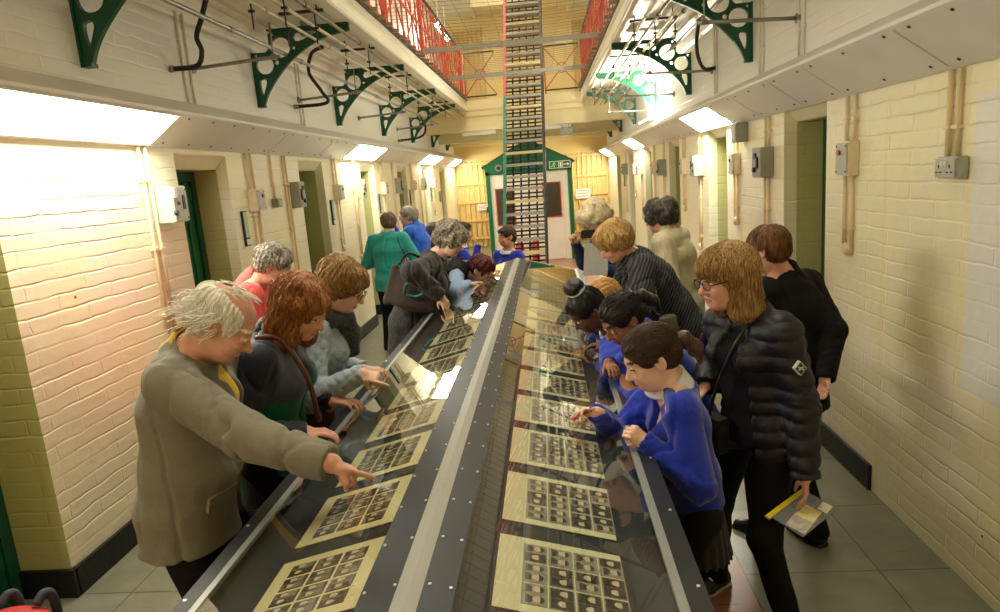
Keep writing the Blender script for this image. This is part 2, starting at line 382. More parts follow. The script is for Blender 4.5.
# ------------------------------------------------------------------ light coves on both walls
def cove(side, sections, zb, zt, tip_dx, tipz):
    x = XL if side == 'left' else XR; sg = 1 if side == 'left' else -1
    tx = x+sg*tip_dx
    prof = [(x, zb), (x+sg*.012, zb-.012), (x+sg*.03, zb), (tx, tipz-.014), (tx+sg*.012, tipz-.004), (tx+sg*.012, tipz+.012), (tx-sg*.012, tipz+.028), (tx-sg*.03, tipz+.030), (x+sg*.08, zt-.02), (x, zt)]
    mb = MB(); mb.prism(prof, 'y', YB, YF, 0)
    # joints + screws
    def on(t, off=.0015):                     # point on the sloping face, t 0 bottom .. 1 tip
        px, pz = x+sg*.03+(tx-x-sg*.03)*t, zb+(tipz-.014-zb)*t
        nx, nz = (tipz-.014-zb), -(tx-x-sg*.03)*sg
        l = math.hypot(nx, nz); return (px+sg*nx/l*off, pz+nz/l*off)
    for (a, b) in sections:
        for t in (.0, 1.):
            pass
        for yy in (a, b):
            p, q = on(0.02), on(.98); p2, q2 = on(0.02, .004), on(.98, .004)
            mb.add([(p[0], yy-.004, p[1]), (q[0], yy-.004, q[1]), (q2[0], yy, q2[1]), (p2[0], yy, p2[1]), (p[0], yy+.004, p[1]), (q[0], yy+.004, q[1])], [(0, 1, 2, 3), (3, 2, 5, 4)], 1)
        n = max(2, int((b-a)/.27))
        for i in range(n):
            yy = a+.1+(b-a-.2)*i/(n-1)
            for t in (.09, .93):
                p = on(t, -.001); q = on(t, .004)
                mb.tube([(p[0], yy, p[1]), (q[0], yy, q[1])], .0075, 6, 2)
    return tag(mb.build('trim_%d' % (1 if side == 'left' else 2), [M_white, M_creamp, M_screw]), kind='structure'), on
cl, onL = cove('left', [(-2.4, -1), (-1, 2.55), (4.13, 5.9), (5.9, 7.2), (7.2, 8.1), (9.6, 11.2), (11.2, 13.1), (15, 16.5), (16.5, 18)], 2.262, 2.575, .265, 2.432)
cr, onR = cove('right', [(-2.4, .5), (.5, 3.02), (3.02, 4.02), (4.02, 4.62), (4.62, 5.5), (5.5, 6.25), (7.9, 9.3), (9.3, 11.8), (13.5, 15.5), (15.5, 17.5)], 2.205, 2.52, .265, 2.385)
def cove_lamp(on, sg, y0, y1, label):
    """diffuser let into the sloping face of the cove with its slim frame"""
    p0, p1, q0, q1 = on(.07, .004), on(.94, .004), on(.07, -.02), on(.94, -.02)
    e = empty('cove_light', ((p0[0]+p1[0])/2, (y0+y1)/2, (p0[1]+p1[1])/2), label, 'light', 'lit diffusers in the light coves')
    mb = MB(); mb.add([(p0[0], y0, p0[1]), (p0[0], y1, p0[1]), (p1[0], y1-.02, p1[1]), (p1[0], y0+.02, p1[1])], [(0, 1, 2, 3)])
    mb.build('diffuser', M_lamp, e)
    fr = MB(); w = .02; r0, r1 = on(.02, .006), on(.99, .006)
    for (a, b) in (((r0[0], y0-w, r0[1]), (r1[0], y0-w+.02, r1[1])), ((r0[0], y1+w, r0[1]), (r1[0], y1+w-.02, r1[1]))): fr.beam(a, b, .022, .008)
    for pt in (r0, r1): fr.beam((pt[0], y0-w, pt[1]), (pt[0], y1+w, pt[1]), .012, .008)
    fr.build('diffuser_frame', M_white, e)
LAMPL = [(-2.2, -.8), (2.5, 4.09), (8.15, 9.62), (13.1, 14.9), (17.0, 18.3)]
LAMPR = [(-2.2, -.8), (6.25, 7.5), (11.6, 12.9), (16.6, 18.2)]
cove_lamp(onL, 1, -2.2, -.8, 'unseen lit diffuser added for front light in the left cove behind the photographer')  # unseen diffuser added behind the camera as front light on the figures
for k, (a, b) in enumerate(LAMPL[1:]): cove_lamp(onL, 1, a, b, 'lit white diffuser in the left cove, '+['the largest, above the white-haired man', 'above the bays behind the coral shirt', 'third along from the largest', 'last, beside the yellow gate'][k])
for k, (a, b) in enumerate(LAMPR[1:]): cove_lamp(onR, -1, a, b, 'lit white diffuser in the right cove, '+['the largest, beside the small grey box', 'the middle one of three', 'last, by the far yellow gate'][k])

# ------------------------------------------------------------------ galleries, upper hall, far end
for side, x, gx, sg, n in (('left', XL, GL, 1, 3), ('right', XR, GR, -1, 4)):
    for lev in (0, 1):
        mb = MB(); z0, z1 = GZ0+2.75*lev, GZ1+2.75*lev
        y1 = YF
        mb.box(x-sg*.0, gx-sg*.09, YB, y1, z0+.07, z1)
        # fascia: moulded cream edge beam
        f = [(gx-sg*.10, z0), (gx-sg*.0, z0), (gx+sg*.012, z0+.015), (gx+sg*.012, z0+.06), (gx, z0+.075), (gx-sg*.008, z0+.15), (gx+sg*.006, z0+.165), (gx+sg*.006, z1-.03), (gx-sg*.10, z1-.03)]
        mb.prism(f, 'y', YB, y1, 1)
        mb.box(gx-sg*.10, gx+sg*.018, YB, y1, z1-.03, z1+.012, 2)
        y = YB+.5
        while y < 14.2: mb.box(gx, gx+sg*.09, y-.02, y+.02, z1-.02, z1+.012, 3); y += .32      # hooks that hold the net
        # cornice on the wall under the soffit
        c = [(x, z0+.07), (x+sg*.16, z0+.07), (x+sg*.15, z0+.03), (x+sg*.09, z0-.0), (x+sg*.06, z0-.05), (x+sg*.03, z0-.09), (x, z0-.11)]
        mb.prism(c, 'y', YB, y1, 1)
        tag(mb.build('trim_%d' % (n+2*lev), [M_soff, M_creamp, M_dark, M_pipeb]), kind='structure')
mb = MB(); mb.box(XL-.9, XR+.9, YF, YF+.3, 0, 2.75, 0); mb.box(XL-.9, XR+.9, YF, YF+.3, 2.75, 9.0, 1)
tag(mb.build('wall_back', [M_wallB, M_wallU]), kind='structure')
mb = MB(); mb.box(XL-.9, XR+.9, YB-.3, YB, 0, 9.0, 0)
tag(mb.build('wall_front', [M_wallU]), kind='structure')
mb = MB(); mb.box(XL-.9, XR+.9, YB-.3, YF+.3, 9.0, 9.2)
for k in range(10): mb.box(XL, XR, -1.5+2.1*k, -1.3+2.1*k, 8.6, 9.0, 1)
tag(mb.build('ceiling', [M_soff, M_beam]), kind='structure')
# cross beams carrying the closed far landing
mb = MB(); mb.box(XL, XR, 14.45, 14.75, 2.88, 3.22, 0); mb.box(XL, XR, 14.42, 14.78, 3.18, 3.30, 0); mb.box(XL, XR, 14.4, YF, 3.30, 3.50, 0)
mb.box(XL, XR, 16.1, 16.4, 2.75, 3.3, 0); mb.box(XL, XR, 17.7, 17.9, 2.75, 3.3, 0)
tag(mb.build('trim_7', [M_beam]), kind='structure')
mb = MB(); mb.box(GL, GR, 17.2, YF, 6.1, 6.3, 0); mb.box(GL, GR, 17.1, 17.3, 5.95, 6.32, 0)
tag(mb.build('trim_8', [M_beam]), kind='structure')
# ------------------------------------------------------------------ green cast-iron gallery brackets
def bracket_mesh(sg):
    low = bez([(.055, 0, 0), (.10, .10, 0), (.18, .21, 0), (.32, .355, 0), (.48, .465, 0), (.66, .545, 0), (.88, .585, 0)], 5)
    out = [(0, 0), ] + [(p[0], p[1]) for p in low] + [(.88, .645), (.20, .645), (.165, .61), (.165, .50), (.13, .465), (0, .465)]
    def tear(pts): q = bez(pts+[pts[0]], 5); return [(p[0], p[1]) for p in q[:-1]]
    holes = [circ(.108, .355, .078, .078), circ(.262, .495, .088, .088),
             tear([(.07, .235, 0), (.045, .22, 0), (.045, .14, 0), (.06, .10, 0), (.085, .15, 0), (.105, .205, 0), (.095, .235, 0)]),
             tear([(.40, .605, 0), (.385, .565, 0), (.41, .535, 0), (.47, .545, 0), (.55, .575, 0), (.60, .60, 0), (.54, .612, 0)]),
             circ(.036, .44, .012, n=10), circ(.215, .37, .02, n=10), circ(.20, .61, .012, n=10), circ(.38, .48, .014, n=10)]
    mb = poly_holes(out, holes, .032, lambda u, v, w: (sg*u, w, v))
    # wall plate, top flange and the two foot bolts
    mb.box(-sg*.01, sg*.012, -.03, .03, -.005, .47); mb.box(0, sg*.06, -.03, .03, -.01, .012)
    mb.box(sg*.165, sg*.88, -.03, .03, .640, .655)
    return mb.mesh('support_bracket', M_greend)
BRL = [3.67, 5.95, 8.21, 10.5, 12.82, 15.1, 17.3]; BRR = [3.5, 5.81, 8.1, 10.45, 12.8, 15.1, 17.3]
for side, ys, x, sg in (('left', BRL, XL, 1), ('right', BRR, XR, -1)):
    bm_ = bracket_mesh(sg)
    for k, y in enumerate(ys):
        o = put('support_bracket', bm_); o.location = (x, y, GZ0-.645*.955-.008); o.scale = (1, 1, .955)
        tag(o, 'green pierced iron bracket under the %s gallery, %s from the near end' % (side, ORD[k]), 'bracket', 'green iron gallery brackets')

# ------------------------------------------------------------------ service pipes under the galleries
def pipe(name, x, z, r, m, label, y0=YB, y1=14.2, clips=1.4):
    mb = MB(); mb.tube([(x, y0, z), (x, y1, z)], r, 10)
    y = y0+.5
    while y < y1:
        mb.tube([(x, y-.03, z), (x, y+.03, z)], r*1.35, 10); y += clips
    return tag(mb.build(name, m), label, 'pipe', 'service pipes under the galleries')
pipe('steel_conduit', -2.16, 3.07, .016, M_galv, 'thin grey conduit running under the left gallery nearest the wall')
pipe('service_pipe', -1.885, 3.17, .013, M_pipec, 'cream pipe under the left gallery, between the grey conduit and other pipes')
pipe('service_pipe', -1.735, 3.17, .014, M_pipec, 'cream pipe under the left gallery, beside the dark pipe')
pipe('service_pipe', -1.60, 3.18, .014, M_pipeb, 'dark brown pipe under the left gallery, nearest its edge')
pipe('service_pipe', .965, 3.18, .014, M_pipec, 'cream pipe under the right gallery, nearest its edge')
pipe('service_pipe', 1.075, 3.18, .014, M_pipeb, 'brown pipe under the right gallery, second from the edge')
pipe('service_pipe', 1.20, 3.17, .015, M_pipec, 'cream pipe under the right gallery, third from the edge')
pipe('service_pipe', 1.29, 3.19, .015, M_pipeb, 'brown pipe under the right gallery, fourth from the edge')
pipe('steel_conduit', 1.45, 3.12, .017, M_galv, 'thin grey conduit running under the right gallery nearest the wall')
def hanger(x0, x1, xs, y, label):
    mb = MB(); mb.box(x0, x1, y-.015, y+.015, 3.255, 3.275)
    for x in xs: mb.tube([(x, y, 3.26), (x, y, 3.02)], .006, 6); mb.box(x-.02, x+.02, y-.012, y+.012, 3.13, 3.145)
    for x in (x0+.05, x1-.05): mb.tube([(x, y, 3.27), (x, y, 3.37)], .006, 6)
    tag(mb.build('pipe_hanger', M_dark), label, 'hanger', 'pipe hangers under the galleries')
for k, y in enumerate((2.6, 4.75, 5.4, 7.0, 8.9, 10.9, 12.2)):
    hanger(-1.98, -1.63, (-1.93, -1.70), y, 'small strut hanger with drop rods under the left gallery, %s along' % ORD[k])
for k, y in enumerate((2.7, 4.9, 6.9, 8.9, 10.9, 12.2)):
    hanger(.90, 1.36, (.94, 1.14, 1.33), y, 'small strut hanger with drop rods under the right gallery, %s along' % ORD[k])
for side, x, sg, ys, z in (('left', XL, 1, (4.85, 6.95, 9.2, 11.6), 2.82), ('right', XR, -1, (4.79, 7.1, 9.1, 11.4), 2.77)):
    for k, y in enumerate(ys):
        mb = MB(); x1 = x+sg*.66
        mb.tube([(x, y, z), (x1, y, z+.03)], .013, 8); mb.tube([(x, y, z), (x+sg*.02, y, z)], .032, 10)
        mb.tube([(x1-sg*.05, y, z+.03), (x1-sg*.05, y, 3.08)], .006, 6); mb.box(x1-sg*.065, x1-sg*.03, y-.016, y+.016, z+.012, z+.048)
        tag(mb.build('steel_strut', M_grey), 'grey steel strut out of the upper %s wall, %s from the near end' % (side, ORD[k]), 'strut', 'steel struts on the upper walls')
def hose(pts, label):
    mb = MB(); q = bez(pts, 8); mb.tube(q, .017, 10); mb.tube([q[-2], q[-1]], .023, 10, 1); mb.tube([q[0], q[1]], .023, 10, 1)
    tag(mb.build('flexible_hose', [M_rubber, M_grey]), label, 'hose', 'black flexible hoses')
hose([(-2.10, 4.55, 3.28), (-2.19, 4.55, 3.08), (-2.26, 4.58, 2.97), (-2.25, 4.60, 2.88), (-2.30, 4.60, 2.79), (-2.46, 4.55, 2.775)], 'black flexible hose on the upper left wall, nearest of three')
hose([(-1.98, 6.4, 3.2), (-2.12, 6.5, 3.17), (-2.2, 6.6, 3.02), (-2.14, 6.72, 2.86), (-2.14, 6.85, 2.76), (-2.46, 6.8, 2.74)], 'black flexible hose between the second and third left brackets')
hose([(-2.0, 11.3, 3.0), (-1.94, 11.4, 2.8), (-2.05, 11.5, 2.66), (-2.46, 11.6, 2.63)], 'black flexible hose on the upper left wall, farthest of three')
hose([(1.42, 6.3, 3.1), (1.44, 6.5, 2.96), (1.5, 6.7, 2.84), (1.60, 6.9, 2.77), (1.72, 6.95, 2.775)], 'black flexible hose looping to the upper right wall')
# batten light and junction box under the left gallery
mb = MB(); mb.box(-2.03, -1.97, 6.0, 7.3, 3.30, 3.357, 0, .01); mb.box(-2.06, -1.94, 6.05, 6.35, 3.24, 3.31, 0, .01)
tag(mb.build('cable_tray', M_galv), 'grey metal trunking under the left gallery soffit', 'trunking')
mb = MB(); mb.box(-1.93, -1.85, 4.4, 4.5, 3.19, 3.357, 0, .008); mb.cyl((-1.89, 4.45, 3.19), (-1.89, 4.45, 3.15), .03, 12)
tag(mb.build('junction_box', M_dark), 'dark junction box under the left gallery above the grey conduit', 'box')
for k, (x, sg, y) in enumerate(((XL, 1, 4.72), (XL, 1, 6.95), (XR, -1, 4.68), (XR, -1, 5.5), (XR, -1, 6.9))):
    mb = MB(); mb.tube([(x+sg*.010, y, 2.53), (x+sg*.010, y, 3.2)], .008, 8); mb.tube([(x+sg*.010, y+.09, 2.53), (x+sg*.010, y+.09, 3.2)], .008, 8)
    for z in (2.7, 3.0): mb.box(x, x+sg*.02, y-.015, y+.015, z-.01, z+.01); mb.box(x, x+sg*.02, y+.075, y+.105, z-.01, z+.01)
    tag(mb.build('conduit_pipe', M_creamp), 'pair of cream conduits up the upper %s wall, %s' % ('left' if sg > 0 else 'right', ['beside the nearest black hose', 'beside the second black hose', 'nearest of three pairs', 'between two other pairs', 'behind the looping black hose'][k]), 'conduit', 'conduits on the upper walls')

# ------------------------------------------------------------------ switch boxes, conduits and bells on the walls
def wall_conduits(x, sg, ys, z0, z1, label, bell=None, r=.011):
    mb = MB()
    for y in ys:
        mb.tube([(x+sg*.016, y, z0), (x+sg*.016, y, z1)], r, 8)
    zz = z0+.12
    while zz < z1:
        for y in ys: mb.box(x, x+sg*.03, y-.02, y+.02, zz-.008, zz+.008)
        zz += .42
    o = mb.build('conduit_pipe', M_conduit); tag(o, label, 'conduit', 'cream wall conduits')
    if bell is not None:
        b = MB(); b.tube([(x, bell, z0), (x+sg*.03, bell, z0), (x+sg*.045, bell, z0)], [.04, .04, .025], 14)
        b.build('end_cap', M_conduit, o)
    return o
def switch_box(x, sg, y, z0, z1, w, d, style, label):
    e = empty('switch_box', (x+sg*d/2, y, z0), label, 'switch box', 'switch boxes on the walls')
    cm = {'cream': M_box_c, 'grey': M_box_g, 'pale': M_box_p, 'small': M_box_g, 'socket': M_galv}[style]
    mb = MB(); mb.box(x, x+sg*d, y-w/2, y+w/2, z0, z1, 0, .006); mb.build('case', cm, e)
    f = x+sg*d
    if style in ('cream', 'pale'):
        p = MB(); p.box(f, f+sg*.006, y-w/2+.008, y+w/2-.008, z0+.008, z1-.008, 0, .002)
        for dy in (-1, 1):
            for zz in (z0+.025, z1-.025): p.tube([(f, y+dy*(w/2-.022), zz), (f+sg*.009, y+dy*(w/2-.022), zz)], .006, 8, 1)
        p.build('face_plate', [M_plate, M_screw], e)
        if style == 'cream':
            b = MB(); b.tube([(f, y+w*.12, z1-.06), (f+sg*.018, y+w*.12, z1-.06)], .015, 12); b.build('red_button', M_redb, e)
        else:
            b = MB(); b.box(f, f+sg*.012, y+w*.12, y+w*.27, z0+.08, z1-.06); b.tube([(f, y-.03, z0+.12), (f+sg*.015, y-.03, z0+.12)], .012, 10); b.tube([(f, y-.07, z0+.06), (f+sg*.018, y-.07, z0+.06)], .018, 10)
            b.build('switch_gear', M_blackp, e)
            s_ = MB(); s_.box(f, f+sg*.014, y-w*.42, y-w*.2, z1-.075, z1-.012, 0, .003); s_.build('socket_plate', M_signw, e)
    elif style == 'grey':
        b = MB(); b.box(f, f+sg*.012, y-.045, y-.015, z0+.07, z1-.07); b.tube([(f, y+.03, z0+.06), (f+sg*.02, y+.03, z0+.06)], .02, 10); b.box(f, f+sg*.01, y+.0, y+.05, z1-.08, z1-.04)
        b.build('switch_gear', M_blackp, e)
    elif style == 'small':
        b = MB(); b.box(f, f+sg*.005, y-w*.35, y+w*.35, z0+.02, z1-.02); b.build('face_plate', M_plate, e)
    elif style == 'socket':
        b = MB(); b.box(f, f+sg*.008, y-w/2+.006, y+w/2-.006, z0+.006, z1-.006, 0, .002); b.build('face_plate', M_plate, e)
        for k in (-1, 1):
            h = MB(); yy = y+k*.038; F = f+sg*.0085
            for (a, b2, zz, w2, h2) in ((0, 0, .018, .006, .014), (-.014, 0, -.006, .012, .006), (.014, 0, -.006, .012, .006)):
                h.box(F, F+sg*.002, yy+a-w2/2, yy+a+w2/2, (z0+z1)/2-.012+zz-h2/2, (z0+z1)/2-.012+zz+h2/2)
            h.build('pin_holes', M_blackp, e)
            r = MB(); r.box(f, f+sg*.016, y+k*.012-.008, y+k*.012+.008, z1-.038, z1-.018, 0, .002); r.build('rocker_switch', M_signw, e)
    return e
lz, rz_ = 2.25, 2.19
# left wall
switch_box(XL, 1, 4.19, 1.77, 2.0, .18, .12, 'pale', 'pale box of switches on the left wall beside the nearest green door in view')
wall_conduits(XL, 1, (4.0, 4.07), 1.08, lz, 'tall pair of cream conduits on the left wall, behind the white-haired man')
for k in range(5):
    y = 5.53+2.28*k; nm = ['above the coral shirt', 'left of the teal fleece', 'beyond the teal fleece', 'near the far left lamps', 'farthest along the left wall'][k]
    switch_box(XL, 1, y, 1.77, 1.955, .16, .08, 'cream', 'cream switch box with red button on the left wall, '+nm)
    wall_conduits(XL, 1, (y-.05, y+.05), 1.955, lz, 'pair of cream conduits above the cream switch box '+nm)
    wall_conduits(XL, 1, (y-.02, y+.07), 1.2, 1.77, 'pair of cream conduits below the cream switch box '+nm, bell=y+.03)
    e = empty('wall_gauge', (XL+.01, y-.21, 1.5), 'narrow black-framed pale green panel, left wall, '+nm, 'panel', 'narrow framed panels')
    mb = MB(); mb.box(XL, XL+.02, y-.26, y-.18, 1.50, 1.785, 0, .003); mb.build('black_frame', M_blackp, e)
    mb = MB(); mb.box(XL+.015, XL+.024, y-.25, y-.19, 1.57, 1.775); mb.build('glass_strip', M_pale_g, e)
    mb = MB(); mb.box(XL+.015, XL+.024, y-.25, y-.19, 1.51, 1.555); mb.build('white_label', M_signw, e)
    y2 = 6.43+2.28*k; nm2 = ['right of the coral shirt', 'left of the teal fleece', 'just beyond the teal fleece', 'near the far left lamps', 'farthest along the left wall'][k]
    if y2 < 15.5:
        switch_box(XL, 1, y2, 1.755, 2.0, .17, .11, 'grey' if k % 2 == 0 else 'pale', ('grey' if k % 2 == 0 else 'pale')+' switch box without red button on the left wall, '+nm2)
        wall_conduits(XL, 1, (y2-.16, y2-.10), .9 if k else .6, lz, 'pair of cream conduits beside the plain switch box '+nm2)
switch_box(XL, 1, 5.98, 1.78, 1.86, .11, .06, 'small', 'small grey box on the left wall above the coral shirt')
wall_conduits(XL, 1, (5.98,), 1.86, lz, 'single cream conduit above the small grey box on the left wall')
# right wall
switch_box(XR, -1, 2.975, 1.747, 1.838, .15, .05, 'socket', 'grey metal double socket on the right wall beside the white patch')
wall_conduits(XR, -1, (2.97, 3.03), 1.838, rz_, 'pair of cream conduits above the double socket on the right wall', r=.012)
for k in range(5):
    y = 3.955+2.28*k; nm = ['nearest, beside the green door frame', 'above the black-coated visitor', 'behind the tan cardigan', 'right of the white-haired woman', 'farthest along the right wall'][k]
    switch_box(XR, -1, y, 1.755, 1.945, .16, .06, 'cream', 'cream switch box with red button on the right wall, '+nm)
    wall_conduits(XR, -1, (y-.05, y+.05), 1.945, rz_, 'pair of cream conduits above the right wall red-button box, '+nm)
    wall_conduits(XR, -1, (y-.03, y+.06), 1.34, 1.755, 'pair of cream conduits below the right wall red-button box, '+nm, bell=y+.0)
    y2 = 5.38+2.28*k; nm2 = ['nearest, above the black-coated visitor', 'behind the tan cardigan', 'beyond the tan cardigan', 'near the far right lamps', 'farthest along the right wall'][k]
    st = ['grey', 'pale', 'grey', 'pale', 'grey'][k]
    switch_box(XR, -1, y2, 1.74, 1.965, .22, .10, st, st+' switch box without red button on the right wall, '+nm2)
    wall_conduits(XR, -1, (y2-.04, y2+.04), 1.965, rz_, 'pair of cream conduits above the plain right wall box, '+nm2)
    wall_conduits(XR, -1, (y2-.02, y2+.06), .95, 1.74, 'pair of cream conduits below the plain right wall box, '+nm2, bell=y2+.02 if k == 1 else None)
switch_box(XR, -1, 6.0, 2.03, 2.19, .16, .10, 'small', 'small grey box high on the right wall beside the large lamp')
for k, (x, y, z, nm) in enumerate(((XL+.004, 15.6, 1.55, 'left'), (XR-.004, 15.0, 1.6, 'right'))):
    mb = MB(); mb.box(x-.004, x+.004, y-.12, y+.12, z-.12, z+.12); tag(mb.build('safety_sign', M_signg), 'small green square sign far along the %s wall' % nm, 'sign')

# ------------------------------------------------------------------ far end: steep stair, hut, barred gates
SX0, SX1 = -.76, -.08
SLP = .66
def stair_pt(z): return 10.5+SLP*z
def skx(z): return .035*z
e = empty('steep_stair', ((SX0+SX1)/2, stair_pt(0), 0), 'steep open-tread iron stair rising from the floor past the galleries', 'stair')
nrm = Vector((0, -1, SLP)).normalized()
for (x, m1, m2) in ((SX0, M_green, M_red), (SX1, M_dark, M_dark)):
    for (za, zb_, mm) in ((0, 3.3, m1), (3.3, 6.2, m2)):
        mb = MB(); mb.beam((x+skx(za), stair_pt(za), za), (x+skx(zb_), stair_pt(zb_), zb_), .05 if x == SX0 else .035, .15, up=nrm); mb.build('stringer', mm, e)
M_tread = [mat('stair_tread_cream', S(205, 190, 140), .5, var=.1), mat('stair_tread_grey', S(160, 158, 148), .4, .3, var=.1)]
k = 0; z = .23
while z < 6.2:
    mb = MB(); y = stair_pt(z); mb.box(SX0+.02+skx(z), SX1-.02+skx(z), y-.10, y+.12, z-.022, z+.022); mb.build('tread', M_tread[0 if k % 4 == 2 else 1], e); z += .205; k += 1
mb = MB()
for i in range(1, 5):
    x = SX0+(SX1-SX0)*i/5; mb.beam((x+skx(.1), stair_pt(.1)+.2, .1), (x+skx(6.1), stair_pt(6.1)+.2, 6.1), .03, .016, up=nrm)
z = .08
while z < 6.1: mb.box(SX0+skx(z), SX1+skx(z), stair_pt(z)+.185, stair_pt(z)+.2, z-.014, z+.014); z += .0683
mb.build('back_grille', M_dark, e)
for x in (SX1+.03,):
    mb = MB(); a, b = Vector((x, stair_pt(.2), .2))+nrm*.35, Vector((x+skx(5.9), stair_pt(5.9), 5.9))+nrm*.35
    mb.tube([Vector((x, stair_pt(.2), .2))+nrm*.07, a, b], .017, 8)
    for zz in (1.4, 2.9, 4.4, 5.8): q = Vector((x+skx(zz), stair_pt(zz), zz)); mb.tube([q+nrm*.07, q+nrm*.35], .012, 8)
    mb.build('handrail', M_dark, e)

# hut
HY = 14.8; HX0, HX1 = -1.25, .53; HZ = 2.0; AP = (-.35, 2.60)
M_hutw = mat('pinkish_white_paint', S(234, 224, 208), .45, var=.04, scale=4)
e = empty('lobby_hut', ((HX0+HX1)/2, HY, 0), 'green gabled timber lobby with pinkish doors behind the stair', 'hut')
mb = MB(); mb.prism([(HX0-.05, HZ-.06), (HX1+.05, HZ-.06), (HX1+.06, HZ+.12), (AP[0], AP[1]), (HX0-.06, HZ+.12)], 'y', HY-.04, HY+.06); mb.build('gable_board', M_green, e)
mb = MB()
for (xa, za, xb, zb_) in ((HX0-.12, HZ+.10, AP[0], AP[1]+.03), (HX1+.12, HZ+.10, AP[0], AP[1]+.03)): mb.beam((xa, HY+.9, za), (xb, HY+.9, zb_), 1.9, .05, up=(0, 0, 1))
mb.build('roof_slope', M_greend, e)
for x in (HX0, HX1):
    mb = MB(); mb.box(x-.045, x+.045, HY-.04, HY+.05, 0, HZ); mb.build('corner_post', M_green, e)
mb = MB(); mb.box(HX0-.04, HX0, HY+.05, HY+1.8, 0, HZ); mb.box(HX1, HX1+.04, HY+.05, HY+1.8, 0, HZ); mb.build('side_panel', M_hutw, e)
mb = MB(); mb.box(HX0+.045, HX1-.045, HY+.0, HY+.05, 1.80, HZ-.05); mb.box(HX0+.045, HX0+.12, HY, HY+.05, 0, 1.80); mb.box(HX1-.16, HX1-.045, HY, HY+.05, 0, 1.80); mb.box(-.40, -.30, HY, HY+.05, 0, 1.80)
mb.build('front_frame', M_hutw, e)
M_glassd = mat('dark_window_glass', S(74, 66, 56), .12, var=.15, scale=5)
for (a, b, wx0, wx1, wz0, wz1) in ((HX0+.12, -.40, HX0+.16, -.72, .85, 1.62), (-.30, HX1-.16, -.06, .30, .96, 1.68)):
    d = MB(); d.box(a+.005, b-.005, HY+.005, HY+.045, .01, 1.795, 0, .006); dd = d.build('hut_door', M_hutw, e)
    w2 = MB(); t = .022
    w2.box(wx0-t, wx1+t, HY-.012, HY+.004, wz0-t, wz0); w2.box(wx0-t, wx1+t, HY-.012, HY+.004, wz1, wz1+t); w2.box(wx0-t, wx0, HY-.012, HY+.004, wz0, wz1); w2.box(wx1, wx1+t, HY-.012, HY+.004, wz0, wz1)
    w2.build('window_surround', M_red, dd)
    w3 = MB(); w3.box(wx0, wx1, HY-.004, HY+.004, wz0, wz1); w3.build('window_glass', M_glassd, dd)
    w4 = MB(); w4.tube([(b-.06, HY-.04, .98), (b-.06, HY-.04, 1.06)], .012, 8); w4.build('pull_handle', M_grey, dd)
# exit sign: running man, doorway, arrow
e = empty('exit_sign', (.31, HY-.05, 2.05), 'white and green running-man exit sign on the hut gable', 'sign')
mb = MB(); mb.box(.10, .56, HY-.062, HY-.042, 1.980, 2.135, 0, .003); mb.build('sign_board', M_signw, e)
mb = MB(); y0, y1 = HY-.066, HY-.062
mb.box(.115, .295, y0, y1, 1.992, 2.123, 0); mb.box(.31, .38, y0, y1, 1.992, 2.123, 0); mb.box(.395, .545, y0, y1, 1.992, 2.123, 0); mb.build('green_panel', M_signg, e)
mb = MB(); y0, y1 = HY-.069, HY-.066
mb.tube([(.21, y0, 2.102), (.21, y1, 2.102)], .012, 10)
for a, b, w in (((.205, 2.090), (.19, 2.050), .016), ((.19, 2.050), (.16, 2.030), .012), ((.16, 2.030), (.14, 2.010), .011), ((.19, 2.050), (.215, 2.030), .012), ((.215, 2.030), (.205, 2.000), .011), ((.205, 2.085), (.24, 2.065), .009), ((.2, 2.080), (.165, 2.075), .009)):
    mb.beam((a[0], (y0+y1)/2, a[1]), (b[0], (y0+y1)/2, b[1]), .003, w, up=(b[1]-a[1], 0, -(b[0]-a[0])))
mb.box(.325, .365, y0, y1, 2.000, 2.112)
mb.box(.405, .49, y0, y1, 2.048, 2.068); mb.prism([(.485, 2.085+.01), (.535, 2.058), (.485, 2.031-.01)], 'y', y0, y1); mb.build('white_pictogram', M_signw, e)
mb = MB(); mb.box(-.42, -.17, HY-.056, HY-.042, 2.02, 2.065, 0, .003); tag(mb.build('name_plate', mat('blue_grey_plate', S(70, 96, 130), .4)), 'small blue-grey plate on the hut gable behind the stair', 'plate')
mb = MB(); mb.tube([(-1.0, HY-.042, 2.08), (-1.0, HY-.09, 2.08)], .075, 18); mb.tube([(-1.0, HY-.09, 2.08), (-1.0, HY-.10, 2.08)], .04, 14, 1)
tag(mb.build('alarm_sounder', [M_grey, M_blackp]), 'round grey sounder at the left of the hut gable', 'sounder')

# barred yellow gates either side of the hut
def gate(x0, x1, zt, nm):
    e = empty('barred_gate', ((x0+x1)/2, YF-.05, 0), 'tall yellow ribbed gate %s the hut' % nm, 'gate', 'yellow gates at the far end')
    b = MB(); b.box(x0, x1, YF-.03, YF-.005, .02, zt); n = int((x1-x0)/.13)
    for i in range(n+1):
        x = x0+(x1-x0)*i/n; b.tube([(x, YF-.045, .02), (x, YF-.045, zt)], .018, 8)
    b.build('ribbed_leaf', M_yellow, e)
    for z in (.25, .75, 1.25, 1.75, zt-.06):
        r = MB(); r.box(x0, x1, YF-.075, YF-.05, z-.03, z+.03); r.build('cross_rail', M_yellow, e)
    l = MB(); l.box(x1-.25, x1-.1, YF-.1, YF-.05, .95, 1.1, 0, .005); l.build('gate_lock', M_dark, e)
gate(-2.42, -1.42, 2.35, 'to the left of'); gate(.62, 1.68, 2.35, 'to the right of')
